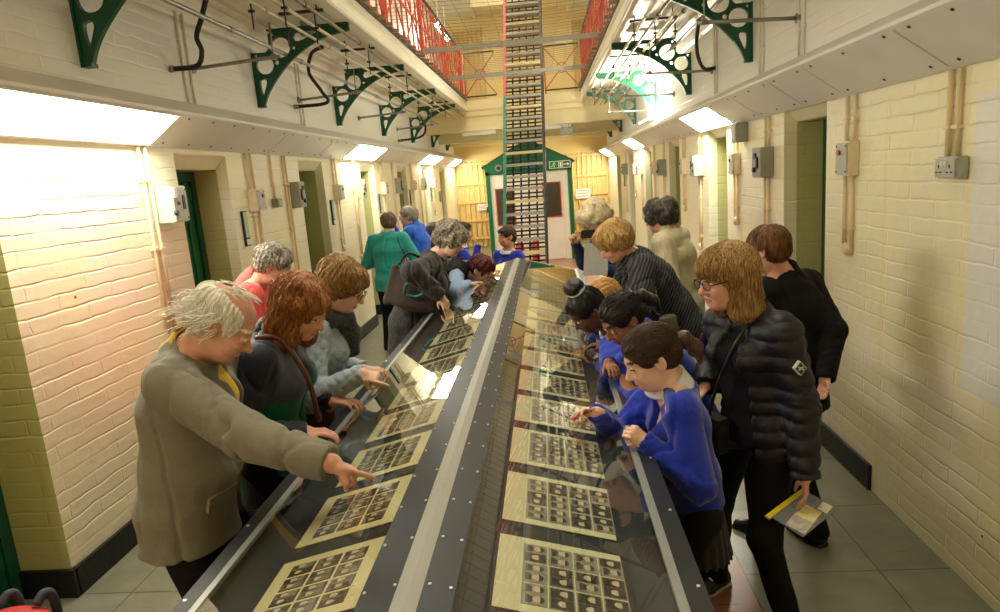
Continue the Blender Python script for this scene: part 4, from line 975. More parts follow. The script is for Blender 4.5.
class Fig:
    """a posed figure: joints, frames and helpers that add skin, clothes, hair and shoes as children of one Empty"""
    def __init__(s, label, c7, pel, yaw, head, hyaw, hpitch, hroll=0., S_=1.0, hs=1.0, build='m', bulk=1.0, vox=.006, feet=None, arms=None, skinm=None, cat='person', group='visitors', lips=None, brow=None, elder=0., sh=None):
        s.c7, s.pel, s.S, s.hs, s.vox, s.bulk, s.build = np.array(c7, float), np.array(pel, float), S_, hs, vox, bulk, build
        a = R_(yaw); s.fh = V3(math.cos(a), math.sin(a), 0); s.left = V3(-math.sin(a), math.cos(a), 0)
        s.up = unit(s.c7-s.pel); s.lat = unit(s.left-s.up*s.left.dot(s.up)); s.fw = np.cross(s.lat, s.up)
        s.shw = (sh if sh else {'m': .185, 'f': .158, 'c': .165}[build])*S_
        s.hipw = {'m': .095, 'f': .10, 'c': .09}[build]*S_
        s.shL = s.c7-s.up*.06*S_+s.lat*s.shw+s.fw*.015; s.shR = s.c7-s.up*.06*S_-s.lat*s.shw+s.fw*.015
        s.hd = np.array(head, float); y, p, r = R_(hyaw), R_(hpitch), R_(hroll)
        f = V3(math.cos(y)*math.cos(p), math.sin(y)*math.cos(p), -math.sin(p)); l = V3(-math.sin(y), math.cos(y), 0); u = np.cross(f, l)
        s.hl = l*math.cos(r)+u*math.sin(r); s.hf = f; s.hu = np.cross(s.hf, s.hl)
        s.root = empty('person', (s.pel[0], s.pel[1], 0), label, cat, group)
        s.skin = skinm or SK_PALE; s.lips = lips or M_lip; s.brow = brow; s.elder = elder
        # legs
        feet = feet or {}
        s.legs = {}
        for nm, sg in (('L', 1), ('R', -1)):
            hip = s.pel+s.left*sg*s.hipw-V3(0, 0, .02)
            ft = feet.get(nm); 
            if ft is None: ft = (s.pel+s.left*sg*s.hipw*1.05)[:2]; ft = (ft[0], ft[1])
            fy = ft[2] if len(ft) > 2 else yaw+sg*8
            ank = V3(ft[0], ft[1], .085*S_); La, Lb = .44*S_, .42*S_
            kn, ank2 = s.ik(hip, ank, La, Lb, s.fh, warn=False); s.legs[nm] = (hip, kn, ank, fy)
        # arms
        arms = arms or {}; s.arms = {}
        for nm, sg, shp in (('L', 1, s.shL), ('R', -1, s.shR)):
            A = dict(arms.get(nm, {}))
            w = A.get('w'); La, Lb = .29*S_, .25*S_
            if w is None: w = shp+s.left*sg*.05*S_+s.fh*.06*S_+V3(0, 0, -.525*S_); A.setdefault('hint', -s.fh*.6+s.left*sg*.4)
            hint = np.asarray(A.get('hint', s.left*sg*.5+V3(0, 0, -1.)), float)
            el, w2 = s.ik(shp, np.asarray(w, float), La, Lb, hint, label)
            d = A.get('tip'); d = unit(np.asarray(d, float)-w2) if d is not None else unit(A.get('dir', w2-el))
            n = np.asarray(A.get('palm', -s.left*sg), float); n = unit(n-d*n.dot(d))
            s.arms[nm] = dict(sh=shp, el=el, w=w2, d=d, n=n, pose=A.get('pose', 'relax'), sg=sg)
    def ik(s, a, c, La, Lb, hint, warn=True):
        v = c-a; D = np.linalg.norm(v)
        if D > La+Lb-.004:
            if warn and D > La+Lb+.03: print('REACH', warn, 'needs', round(D, 3), 'has', round(La+Lb, 3))
            c = a+v/D*(La+Lb-.004); D = La+Lb-.004; v = c-a
        if D < abs(La-Lb)+.02: D = abs(La-Lb)+.02
        x = unit(v); h = hint-x*hint.dot(x); h = unit(h)
        t = (La*La-Lb*Lb+D*D)/(2*D); return a+x*t+h*math.sqrt(max(La*La-t*t, 0)), c
    def H(s, f, l, u): return s.hd+s.hs*(s.hf*f+s.hl*l+s.hu*u)
    # ---------------------------------------------------------------- hand
    def hand(s, sd, A):
        S_ = s.S; sc = S_*(.88 if s.build == 'f' else .94 if s.build == 'm' else .87); w, d, n = A['w'], A['d'], A['n']
        t = np.cross(d, n)*A['sg']*1.0           # towards the thumb
        t = -t if A.get('flip') else t
        P = lambda a, b, c: w+sc*(d*a+t*b+n*c)
        pose = A['pose']
        curls = {'relax': [(14, 24, 16), (18, 28, 18), (22, 30, 20), (26, 34, 22)], 'point': [(-4, 6, 4), (62, 84, 50), (68, 88, 52), (72, 88, 52)],
                 'grip': [(46, 58, 38), (50, 60, 40), (54, 62, 40), (58, 62, 40)], 'flat': [(4, 8, 4), (4, 8, 4), (5, 9, 5), (7, 10, 6)],
                 'fist': [(70, 88, 54), (74, 90, 54), (76, 90, 54), (78, 90, 54)], 'pinch': [(34, 44, 24), (44, 56, 30), (56, 64, 36), (62, 68, 40)], 'hold': [(10, 22, 12), (12, 24, 12), (14, 24, 14), (18, 26, 14)]}[pose]
        s.bd.cone(P(-.02, 0, 0), P(.012, 0, 0), .024*sc, .026*sc, .012)
        s.bd.econe(P(.018, 0, 0), P(.078, 0, 0), (.031*sc, .0145*sc), (.039*sc, .0125*sc), t, .010)
        s.bd.cone(P(.018, .022, .006), P(.045, .028, .008), .016*sc, .0125*sc, .008)
        for i, (b, ln) in enumerate(zip((.029, .010, -.0095, -.028), (.074, .081, .075, .06))):
            base = P(.084-(.004 if i in (0,) else 0)-(.010 if i == 3 else 0), b, 0); ang = 0; spread = (1.5-i)*.05
            dirb = unit(d+t*spread); p = base; segs = [ln*.46, ln*.30, ln*.24]; r = [.0092*sc, .0083*sc, .0076*sc, .0062*sc]
            if i == 3: r = [x*.88 for x in r]
            for j in range(3):
                ang += R_(curls[i][j]); dd = dirb*math.cos(ang)+n*math.sin(ang); q = p+dd*segs[j]*sc; s.bd.cone(p, q, r[j], r[j+1], .0035); p = q
        th0 = P(.026, .028, .006)
        td = {'fist': (.55, .45, .7), 'point': (.6, .35, .72), 'grip': (.6, .5, .62), 'pinch': (.68, .3, .66), 'hold': (.7, .45, .55), 'flat': (.7, .68, .1), 'relax': (.75, .52, .35)}[pose]
        td2 = {'fist': (.55, -.5, .66), 'point': (.7, -.4, .6), 'grip': (.7, -.2, .66), 'pinch': (.85, -.2, .4), 'hold': (.9, .0, .35), 'flat': (.85, .5, .05), 'relax': (.9, .22, .3)}[pose]
        v1 = unit(d*td[0]+t*td[1]+n*td[2]); v2 = unit(d*td2[0]+t*td2[1]+n*td2[2])
        a = th0+v1*.040*sc; b = a+v2*.032*sc
        s.bd.cone(th0, a, .0125*sc, .0098*sc, .007); s.bd.cone(a, b, .0096*sc, .0074*sc, .0035)
    # ---------------------------------------------------------------- skin
    def body(s, vox=None):
        b = s.bd = Sd(vox or s.vox); S_, B = s.S, s.bulk
        at = lambda t, f=0., l=0.: s.pel+(s.c7-s.pel)*t+s.fw*f+s.lat*l
        w = {'m': (.155, .145, .160), 'f': (.150, .125, .150), 'c': (.135, .125, .135)}[s.build]
        b.econe(at(-.06), at(.22), (w[0]*S_*B, .105*S_*B), (w[1]*S_*B, .095*S_*B), s.lat, .04)
        b.econe(at(.22), at(.66, .005), (w[1]*S_*B, .095*S_*B), (w[2]*S_*B, .105*S_*B), s.lat, .04)
        b.econe(at(.66, .005), at(.90, -.005), (w[2]*S_*B, .105*S_*B), (s.shw*.80, .065*S_), s.lat, .04)
        nk = s.H(-.022, 0, -.055); b.cone(s.c7-s.up*.03+s.fw*.012, nk, .062*S_, .054*s.hs, .03)
        for A in s.arms.values():
            b.cone(s.c7-s.up*.018, A['sh'], .045*S_, .044*S_, .05)
            b.cone(A['sh'], A['el'], .046*S_, .037*S_, .03); b.cone(A['el'], A['w'], .037*S_, .024*S_, .015)
        for (hip, kn, ank, fy) in s.legs.values():
            b.cone(hip, kn, .068*S_, .052*S_, .04); b.cone(kn, ank, .050*S_, .034*S_, .02)
            f = V3(math.cos(R_(fy)), math.sin(R_(fy)), 0); b.cone(V3(ank[0], ank[1], .045*S_)-f*.03, V3(ank[0], ank[1], .03*S_)+f*.13*S_, .034*S_, .022*S_, .02)
        for nm, A in s.arms.items(): s.hand(nm, A)
        # head
        h = s.hs; ax = [s.hf, s.hl, s.hu]; H = s.H
        E = lambda c, r, k=.012, op='u', a=ax: b.ell(H(*c), a, np.array(r)*h, k*h, op)
        ch = s.build == 'c'
        E((-.012, 0, .034), (.096, .074, .080), .02)
        E((.024, 0, -.035), (.066, .058 if not ch else .056, .074 if not ch else .062), .03)
        E((.058, 0, -.086 if not ch else -.076), (.026, .026, .020), .025)                 # chin
        E((.030, .028, -.072), (.040, .024, .026), .03); E((.030, -.028, -.072), (.040, .024, .026), .03)
        E((.060, .036, -.030), (.026, .022, .026), .02); E((.060, -.036, -.030), (.026, .022, .026), .02)   # cheeks
        E((.074, 0, .026), (.016, .046, .011), .016)                                        # brow
        for sg in (1, -1): E((.094, .032*sg, .004), (.019, .018, .012), .012, 's')
        nl = 1.0 if not ch else .8
        b.cone(H(.080, 0, .008), H(.088+.020*nl, 0, -.028), .0085*h, .0115*h, .010*h)       # nose
        E((.086+.006*nl, .012, -.032), (.012, .008, .008), .006); E((.086+.006*nl, -.012, -.032), (.012, .008, .008), .006)
        E((.086, 0, -.055), (.011, .023, .006), .006); E((.084, 0, -.0645), (.011, .020, .0065), .006)   # lips
        E((.097, 0, -.0598), (.010, .022, .0016), .002, 's')
        for sg in (1, -1):
            a2 = [unit(s.hf*.9+s.hl*sg*-.25), None, unit(s.hu+s.hf*-.18)]; a2[0] = unit(s.hf-a2[2]*s.hf.dot(a2[2])+s.hl*sg*-.35); a2[1] = np.cross(a2[2], a2[0])
            E((-.010, .076*sg, -.006), (.020, .009, .032), .006, 'u', a2); E((-.004, .083*sg, -.002), (.009, .006, .017), .004, 's', a2)
            E((.078, .032*sg, .0035), (.0135, .0150, .0120), .004)                           # eyeball + lids
        if s.elder:
            e = s.elder; hd, hl, hu, hf = s.hd, s.hl, s.hu, s.hf
            def wr(P):
                q = (P-hd)/h; f_, u_, l_ = q@hf, q@hu, q@hl; near = np.exp(-(np.abs(np.linalg.norm(q, axis=1)-.09)/.05)**2)
                return e*.0011*near*np.sin(u_*380+l_*60+4*vnoise(P.astype(np.float32), 40))*(u_ > -.1)*np.clip((f_-.03)/.03, 0, 1)*(u_ < .06)
            b.disp.append(wr)
        hd, hf, hl, hu = s.hd, s.hf, s.hl, s.hu
        def mf(Cn):
            q = (Cn-hd)/h; f_, l_, u_ = q@hf, q@hl, q@hu; m = np.zeros(len(Cn))
            al = np.abs(l_)
            m[(f_ > .076) & (al < .0225) & (u_ < -.0505) & (u_ > -.0705) & (np.abs(u_+.060) < .011-.0085*(al/.0225)**2)] = 1
            ar = .0265+.006*(1-((al-.034)/.022)**2)
            m[(f_ > .05) & (al > .013) & (al < .054) & (np.abs(u_-ar) < .0042)] = 2
            dl = (al-.032)/.0135; du = (u_-.0035)/.0058
            eye = (f_ > .070) & (dl*dl+du*du < 1); m[eye] = 3
            di = (al-.0315)/.0062; m[eye & (di*di+((u_-.003)/.0062)**2 < 1)] = 4
            m[(f_ > .070) & (dl*dl+((u_-.0035)/.0075)**2 < 1.15) & ~eye & (u_ > .004)] = 2
            return m
        me = b.mesh('body', [s.skin, s.lips, s.brow or M_iris, M_eyew, M_iris], mf)
        return put('body', me, s.root)
    # ---------------------------------------------------------------- clothes
    def folds(s, amp, seed, fr=9.):
        A = s.arms
        def fn(P):
            P = P.astype(np.float32)
            d = amp*.8*vnoise(P, (fr, fr, fr*.6), seed)+amp*.5*vnoise(P, (fr*2.3, fr*2.3, fr*1.3), seed+3)
            d = d-amp*.9*np.exp(-(vnoise(P, (fr*1.1, fr*1.1, fr*.45), seed+7)/.05)**2)
            for k in A.values():
                for (a, b) in ((k['sh'], k['el']), (k['el'], k['w'])):
                    ba = b-a; L = np.linalg.norm(ba); t = np.clip((P-a)@ba/L/L, 0, 1); q = np.linalg.norm(P-a-t[:, None]*ba, axis=1)
                    w = np.exp(-(q/.075)**4); g = vnoise(P, (5, 5, 5), seed+9); r = np.abs(np.sin(t*L*34+14*g+9*vnoise(P, 11, seed+4)))
                    d = d-w*amp*1.1*np.exp(-(r/.35)**2)*np.clip(.5+2*vnoise(P, 6, seed+6), 0, 1)
            return d
        return fn
    def top(s, name, m, hem=.12, infl=.018, slv=1.0, flare=.02, neck=.062, fold=.006, vox=None, matfn=None, cuff=.0, collar=None, puff=None, nk=.05, shape=1.0, arms=True, belly=0., seed=1, open_=0., front=None, ends=None):
        """upper garment following the torso and arms: hem below the pelvis, sleeve length as a share of the arm"""
        b = Sd(vox or s.vox*1.2); S_, B = s.S, s.bulk; I = infl
        at = lambda t, f=0., l=0.: s.pel+(s.c7-s.pel)*t+s.fw*f+s.lat*l
        w = {'m': (.155, .148, .160), 'f': (.152, .132, .150), 'c': (.135, .128, .135)}[s.build]
        top0 = at(-.02); down = V3(0, 0, -1)
        if hem > 0: b.econe(top0+down*(hem+.08), top0, ((w[0]*S_*B+I+flare)*shape, .112*S_*B+I+flare), ((w[0]*S_*B+I)*shape, .108*S_*B+I), s.lat, .03)
        b.econe(at(-.04), at(.24, belly*.5), ((w[0]*S_*B+I), .106*S_*B+I), ((w[1]*S_*B+I), .098*S_*B+I+belly*.5), s.lat, .04)
        b.econe(at(.24, belly*.5), at(.66, .008), (w[1]*S_*B+I, .098*S_*B+I+belly*.5), (w[2]*S_*B+I, .108*S_*B+I), s.lat, .04)
        if s.build == 'f':
            for sg in (1, -1): b.ell(at(.64, .085*S_*B, .07*S_*sg), [s.fw, s.lat, s.up], (.055*S_*B+I, .062*S_+I*.5, .065*S_+I*.5), .04)
        b.econe(at(.66, .008), at(.90, -.005), (w[2]*S_*B+I, .106*S_*B+I), (s.shw*.80+I*.6, .066*S_+I), s.lat, .04)
        b.cut(top0+down*hem, -np.array([0, 0, 1.]), .006, lo=top0-V3(.45, .45, hem+.35), hi=top0+V3(.45, .45, -hem)) if hem > 0 else b.cut(at(-hem), -s.up, .006, lo=at(-hem)-.45, hi=at(-hem)+V3(.45, .45, .03))
        if front:     # unbuttoned: a slit down the front, (half width at throat, at hem, sideways shift)
            a = s.c7+s.fw*.17*S_-s.up*.02+s.lat*front[2]*.5; e = s.pel+s.fw*.20*S_*B-V3(0, 0, hem+.1)+s.lat*front[2]
            b.econe(a, e, (front[0], .13), (front[1], .15), s.lat, .012, 's')
        for A in s.arms.values(): b.cone(s.c7-s.up*.055, A['sh']-s.up*.0, .040*S_+I*.6, .047*S_+I*.9, .05)      # slope of the shoulders
        if arms:
            for A in s.arms.values():
                we = A['el']+(A['w']-A['el'])*slv
                b.cone(A['sh'], A['el'], .050*S_+I, .042*S_+I*.9, .035); b.cone(A['el'], we, .042*S_+I*.9, .028*S_+I*.7+cuff, .02)
                ax = unit(A['w']-A['el']); b.cut(we+ax*.012, ax, .004, lo=we-.07+ax*.06, hi=we+.07+ax*.06)
        b.cone(s.c7-s.up*.04+s.fw*.0, s.c7+s.up*.03+s.fw*.02, .072*S_+I*.5, .064*S_+I*.4, .03)
        b.cut(s.c7+s.up*nk+s.fw*.02, s.up-s.fw*.25, .006, lo=s.c7+s.up*nk-.085, hi=s.c7+s.up*nk+.10)
        if collar == 'stand':
            b.econe(s.c7-s.up*.01+s.fw*.012, s.c7+s.up*.055+s.fw*.035, (.082*S_, .078*S_), (.085*S_, .08*S_), s.lat, .015)
        elif collar == 'fold':
            b.econe(s.c7-s.up*.02+s.fw*.005, s.c7+s.up*.028+s.fw*.03, (.098*S_, .088*S_), (.078*S_, .076*S_), s.lat, .010)
        if neck:      # open neck, cut down the throat
            tp = s.c7+s.up*.10+s.fw*.05; lw = s.c7-s.up*(.02+open_)+s.fw*(.105*S_*B+.02)
            b.cone(s.H(-.02, 0, -.06), s.c7+s.fw*.012-s.up*.005, neck*S_, neck*S_, .008, 's')
            b.cone(tp, lw, neck*S_*.9, (.028+open_*.15), .01, 's')
        if fold: b.disp.append(s.folds(fold, seed))
        if puff: b.disp.append(puff(s))
        return put(name, b.mesh(name, m, matfn), s.root)
    def trousers(s, m, infl=.012, name='trousers', flare=.012, vox=None, seed=4, top_=.10):
        b = Sd(vox or s.vox*1.4); S_, B = s.S, s.bulk
        at = lambda t: s.pel+(s.c7-s.pel)*t
        w = {'m': .155, 'f': .152, 'c': .135}[s.build]
        b.econe(at(-.08), at(top_), (w*S_*B+infl*.6, .105*S_*B+infl*.6), (w*S_*B*.96+infl*.5, .10*S_*B+infl*.5), s.lat, .04)
        for (hip, kn, ank, fy) in s.legs.values():
            b.cone(hip, kn, .074*S_+infl, .058*S_+infl, .04); b.cone(kn, ank-V3(0, 0, .03*S_), .056*S_+infl, .044*S_+infl+flare, .025)
            b.cut(V3(ank[0], ank[1], .045*S_), V3(0, 0, -1), .004, lo=V3(ank[0]-.12, ank[1]-.12, -.05), hi=V3(ank[0]+.12, ank[1]+.12, .05))
        b.disp.append(lambda P: .007*vnoise(P.astype(np.float32), (8, 8, 14), seed))
        return put(name, b.mesh(name, m), s.root)
    def skirt(s, m, ln=.30, name='skirt', flare=.07, vox=None, pleat=.006):
        b = Sd(vox or s.vox*1.3); S_, B = s.S, s.bulk; at = lambda t: s.pel+(s.c7-s.pel)*t; w = .135
        a = at(.12); e = s.pel-V3(0, 0, ln)
        b.econe(a, e, (w*S_*B+.006, .10*S_*B+.008), (w*S_*B+flare, .10*S_*B+flare), s.lat, .03)
        b.cut(e+V3(0, 0, .04), V3(0, 0, -1), .005)
        c = s.pel; lt, fw = s.lat, s.fh
        b.disp.append(lambda P: pleat*np.sin(26*np.arctan2((P-c)@lt, (P-c)@fw))*np.clip((c[2]+.02-P[:, 2])*4, 0, 1))
        return put(name, b.mesh(name, m), s.root)
    def shoes(s, m, sole=None, trainer=False, vox=.007):
        for nm, (hip, kn, ank, fy) in s.legs.items():
            S_ = s.S; f = V3(math.cos(R_(fy)), math.sin(R_(fy)), 0); l = V3(-f[1], f[0], 0); z = V3(0, 0, 1); o = V3(ank[0], ank[1], 0)
            b = Sd(vox); P = lambda a, c, h: o+S_*(f*a+l*c+z*h)
            b.econe(P(-.05, 0, .04), P(.07, 0, .034), (.036*S_, .036*S_), (.044*S_, .034*S_), l, .02); b.econe(P(.07, 0, .032), P(.155, .004, .024), (.045*S_, .032*S_), (.034*S_, .020*S_), l, .02)
            b.cone(P(-.02, 0, .05), P(-.012, 0, .09), .040*S_, .043*S_, .02)
            b.cut(o+z*.012, -z, .003); b.cut(P(0, 0, .098), z, .004)
            sh = put('shoe', b.mesh('shoe', m), s.root)
            b = Sd(vox); b.econe(P(-.055, 0, .006), P(.07, 0, .006), (.040*S_, .03*S_), (.048*S_, .03*S_), l, .02); b.econe(P(.07, 0, .006), P(.158, .004, .006), (.048*S_, .03*S_), (.034*S_, .026*S_), l, .02)
            b.cut(o+z*.019, z, .003); b.cut(o+z*.001, -z, .002)
            put('sole', b.mesh('sole', sole or M_rubber), sh)
            if trainer:
                mb = MB()
                for i in range(4): c = P(.035+.022*i, 0, .080-.011*i); mb.tube([c-l*.025*S_, c+z*.006, c+l*.025*S_], .0035, 6)
                mb.build('laces', M_signw, sh)
    # ---------------------------------------------------------------- hair
    def strand(s, amp, fr, seed=0, lump=0., lf=22.):
        hd, hf, hl, hu, h = s.hd, s.hf, s.hl, s.hu, s.hs
        def fn(P):
            q = (P-hd)/h; f_, l_, u_ = q@hf, q@hl, q@hu; P32 = P.astype(np.float32)
            wv = 3.0*vnoise(P32, 14, seed)
            ph = np.arctan2(l_, f_+.02)
            d = amp*np.sin(ph*fr+wv*1.8)+amp*.6*np.sin(ph*fr*2.3+wv*3+u_*30)
            if lump: d = d+lump*vnoise(P32, lf, seed+5)*2
            return d
        return fn
    def hair(s, m, style, vol=.014, length=.12, amp=.003, fr=22, vox=None, seed=0, lump=0., name='hair', fringe=True, part=0., strands=420, slen=.085, curl=0.):
        b = Sd(vox or max(.0042, s.vox*.85)); h = s.hs; ax = [s.hf, s.hl, s.hu]; H = s.H
        E = lambda c, r, k=.012, op='u': b.ell(H(*c), ax, np.array(r)*h, k*h, op)
        v = vol
        E((-.014, 0, .036), (.098+v, .076+v, .080+v), .02)
        if style in ('short', 'boy'):
            E((-.045, 0, -.02), (.062+v*.6, .066+v*.6, .060), .03)
            E((.108, 0, -.040), (.085, .085, .104), .008, 's'); E((.012, .09, -.036), (.036, .05, .050), .008, 's'); E((.012, -.09, -.036), (.036, .05, .050), .008, 's'); E((-.02, 0, -.13), (.10, .12, .062), .01, 's')
            if style == 'boy': E((.058, 0, .074), (.030, .05, .018), .02)
        elif style == 'balding':
            E((-.040, 0, -.01), (.066+v*.6, .072+v*.7, .062), .03)
            E((.030, 0, .105), (.105, .064, .066), .02, 's'); E((.110, 0, .02), (.080, .10, .12), .01, 's'); E((.002, .10, -.022), (.032, .05, .052), .008, 's'); E((.002, -.10, -.022), (.032, .05, .052), .008, 's'); E((-.02, 0, -.145), (.10, .12, .06), .012, 's')
        elif style == 'puff':        # short set hair with volume
            E((-.040, 0, -.005), (.078+v*.8, .078+v*.8, .075), .04); E((.050, 0, .075), (.040+v*.4, .06+v*.5, .030+v*.3), .03); E((-.055, 0, .055), (.06+v*.5, .07+v*.5, .06+v*.4), .04)
            E((.112, 0, -.055), (.080, .075, .10), .01, 's'); E((.025, .105, -.055), (.030, .05, .040), .01, 's'); E((.025, -.105, -.055), (.030, .05, .040), .01, 's'); E((-.02, 0, -.155), (.12, .13, .075), .012, 's')
        elif style == 'bob':
            L_ = length; dn = -V3(0, 0, 1)*.55-s.hu*.45; a = H(-.030, 0, .02); e = H(-.03, 0, -.04)+unit(dn)*max(.0, L_-.04)*h
            b.econe(a, e, ((.082+v)*h, (.078+v*.7)*h), ((.088+v*1.2)*h, (.070+v)*h), s.hl, .03)
            if fringe: E((.060, 0, .045), (.040+v*.4, .058+v*.4, .042), .02)
            E((.118, 0, -.062 if fringe else -.045), (.086, .058, .090 if fringe else .108), .012, 's')
            E((.05, 0, -.15), (.085, .052, .10), .02, 's')
        elif style in ('pony', 'bun'):
            E((-.048, 0, -.012), (.054+v, .062+v, .055), .03)
            E((.104, 0, -.040), (.082, .082, .098), .008, 's'); E((.010, .092, -.042), (.030, .05, .046), .008, 's'); E((.010, -.092, -.042), (.030, .05, .046), .008, 's'); E((-.02, 0, -.135), (.10, .12, .062), .01, 's')
        b.disp.append(s.strand(amp*h, fr, seed, lump*h))
        me = b.mesh(name, m); ho = put(name, me, s.root)
        if strands: s.locks(me, m, ho, style, strands, slen, seed, curl)
        return ho
    def locks(s, me, m, ho, style, n, slen, seed, curl):
        """fine locks combed over the hair, away from the crown or back to the tie"""
        from mathutils.bvhtree import BVHTree
        r = random.Random(seed+91); h = s.hs
        vs = np.empty(len(me.vertices)*3, np.float32); me.vertices.foreach_get('co', vs); vs = vs.reshape(-1, 3)
        fs = np.empty(len(me.polygons)*4, np.int32); me.polygons.foreach_get('vertices', fs)
        bv = BVHTree.FromPolygons(vs.tolist(), fs.reshape(-1, 4).tolist())
        crown = Vector(s.H(-.04, .004, .125)); tie = Vector(s.H(-.108, 0, .024)) if style == 'pony' else Vector(s.H(-.035, 0, .13)); dn = Vector((0, 0, -1)); hu = Vector(s.hu)
        mb = MB(); steps = 8
        for _ in range(n):
            p = Vector(vs[r.randrange(len(vs))].tolist()); L = slen*h*r.uniform(.55, 1.15); ds = L/steps; pts = []; ph = r.uniform(0, 6.28); off = r.uniform(.0005, .003)
            js = .06 if style == 'bob' and curl < .2 else .14; jit = Vector((r.gauss(0, js), r.gauss(0, js), r.gauss(0, js)))
            for k in range(steps+1):
                q = bv.find_nearest(p)
                if q[0] is None: break
                nn = q[1].normalized()
                if (q[0]+nn*.001-Vector(s.H(0, 0, 0))).dot(nn) < 0: nn = -nn
                p = q[0]+nn*off; pts.append(p.copy())
                if style in ('pony', 'bun'): v = tie-p
                else: v = (p-crown).normalized()+dn*(.75 if style in ('bob', 'puff') else .25)-hu*.35
                v = v-nn*v.dot(nn)
                if v.length < 1e-5: break
                v = v.normalized()+jit
                if curl: t = nn.cross(v); v = v+t*curl*math.sin(ph+k*1.5)
                p = p+v.normalized()*ds
            if len(pts) > 3:
                w = r.uniform(.0007, .0014)*h; mb.tube(pts, [w*.5]+[w]*(len(pts)-2)+[w*.25], 3, cap=False)
        mb.build('hair_strands', m, ho, fix=False)
    def glasses(s, m):
        mb = MB(); h = s.hs
        for sg in (1, -1):
            c = (.103, .033*sg, .000); n = 20
            pts = [Vector(s.H(c[0]-.004*abs(math.cos(t))*(1 if math.cos(t)*sg > 0 else 0), c[1]+.023*math.cos(t), c[2]+.017*math.sin(t))) for t in [2*math.pi*i/n for i in range(n+1)]]
            mb.tube(pts, .0018*h, 6, cap=False)
            mb.tube([Vector(s.H(.099, .056*sg, .004)), Vector(s.H(.06, .076*sg, .006)), Vector(s.H(-.005, .082*sg, .008)), Vector(s.H(-.02, .082*sg, -.012))], .0018*h, 6)
        mb.tube([Vector(s.H(.104, .011, .003)), Vector(s.H(.108, 0, .006)), Vector(s.H(.104, -.011, .003))], .0018*h, 6)
        g = mb.build('spectacles', m, s.root); lb = MB()
        for sg in (1, -1): lb.add([s.H(.1025, .033*sg+.022*math.cos(t), .0165*math.sin(t)) for t in [2*math.pi*i/20 for i in range(20)]], [list(range(20))])
        lb.build('lens', M_glass, g)
    def collar(s, m, name='shirt_collar', r=.066, drop=.03):
        """shirt collar folded out over the neckline"""
        b = Sd(.0045); S_ = s.S; nb = s.H(-.022, 0, -.055); d = unit(nb-s.c7); a = s.c7-s.up*.02*S_+s.fw*.014; e = s.c7+d*.030*S_+s.fw*.010
        b.econe(a, e, (.112*S_, .100*S_), ((r+.020)*S_, (r+.016)*S_), s.lat, .01)
        b.cut(e, d, .004); b.cut(a-s.up*.012, -s.up, .004)
        b.cone(a-d*.03, e+d*.12, (r+.010)*S_, (r+.006)*S_, .004, 's')
        p = a+s.fw*.12*S_-s.up*.02; b.cone(p, e+s.fw*.09*S_+d*.04, .006, .034, .006, 's')
        return put(name, b.mesh(name, m), s.root)
def strap(name, pts, w, m, parent, th=.004):
    """flat band through points (with outward normals guessed from the parent's axis)"""
    q = bez(pts, 8); mb = MB(); mb.tube(q, w/2, 8)
    return mb.build(name, m, parent)
# ------------------------------------------------------------------ visitors and schoolchildren
def A3(v): return np.array(v, float)
def WW(px, py, d): return A3(W(px, py, d))
H_white = hairm('white_hair', S(224, 218, 204), S(250, 247, 238)); H_grey = hairm('grey_hair', S(96, 88, 78), S(196, 186, 168)); H_greyd = hairm('dark_grey_hair', S(38, 34, 32), S(104, 96, 88), sc3=(60, 60, 30))
H_auburn = hairm('auburn_hair', S(100, 56, 26), S(200, 132, 74)); H_brownb = hairm('light_brown_hair', S(92, 62, 28), S(196, 154, 92)); H_blonde = hairm('straw_blonde_hair', S(150, 104, 46), S(232, 196, 130))
H_dblonde = hairm('dark_blonde_hair', S(92, 62, 30), S(216, 174, 110)); H_black = hairm('black_hair', S(8, 7, 7), S(34, 29, 27), .35); H_dbrown = hairm('dark_brown_hair', S(30, 18, 12), S(84, 56, 36), .4); H_brown = hairm('brown_hair', S(60, 36, 18), S(146, 98, 56)); H_red = hairm('dark_red_hair', S(34, 8, 8), S(116, 32, 26), .4); H_gold = hairm('golden_hair', S(150, 100, 40), S(236, 190, 110)); H_saltp = hairm('salt_and_pepper_hair', S(58, 52, 46), S(206, 196, 178), sc3=(50, 50, 40)); H_brngrey = hairm('greying_brown_hair', S(62, 50, 36), S(132, 114, 88), sc3=(60, 60, 30)); H_platin = hairm('white_blonde_hair', S(206, 186, 140), S(248, 236, 204), sc3=(60, 60, 30))
C_beige = cloth('olive_beige_cotton', S(126, 121, 104), .06); C_yellow = cloth('yellow_shirt', S(214, 178, 42), .06); C_dark = cloth('black_wool', S(13, 12, 13), .2, sheen=0.); C_navy = cloth('navy_nylon', S(28, 30, 44), .12, rough=.55); C_greenj = cloth('green_nylon', S(22, 104, 78), .1, rough=.5); C_slate = cloth('slate_nylon', S(62, 66, 80), .1, rough=.55)
C_pblue = cloth('pale_blue_quilt', S(168, 182, 194), .05, rough=.6); C_scarf = cloth('grey_speckled_scarf', S(70, 72, 78), .75, scale=130.); C_coral = cloth('coral_cotton', S(238, 92, 84), .05); C_teal = cloth('teal_fleece', S(30, 142, 132), .07, sheen=.4); C_blue = cloth('royal_blue_cotton', S(38, 92, 196), .06)
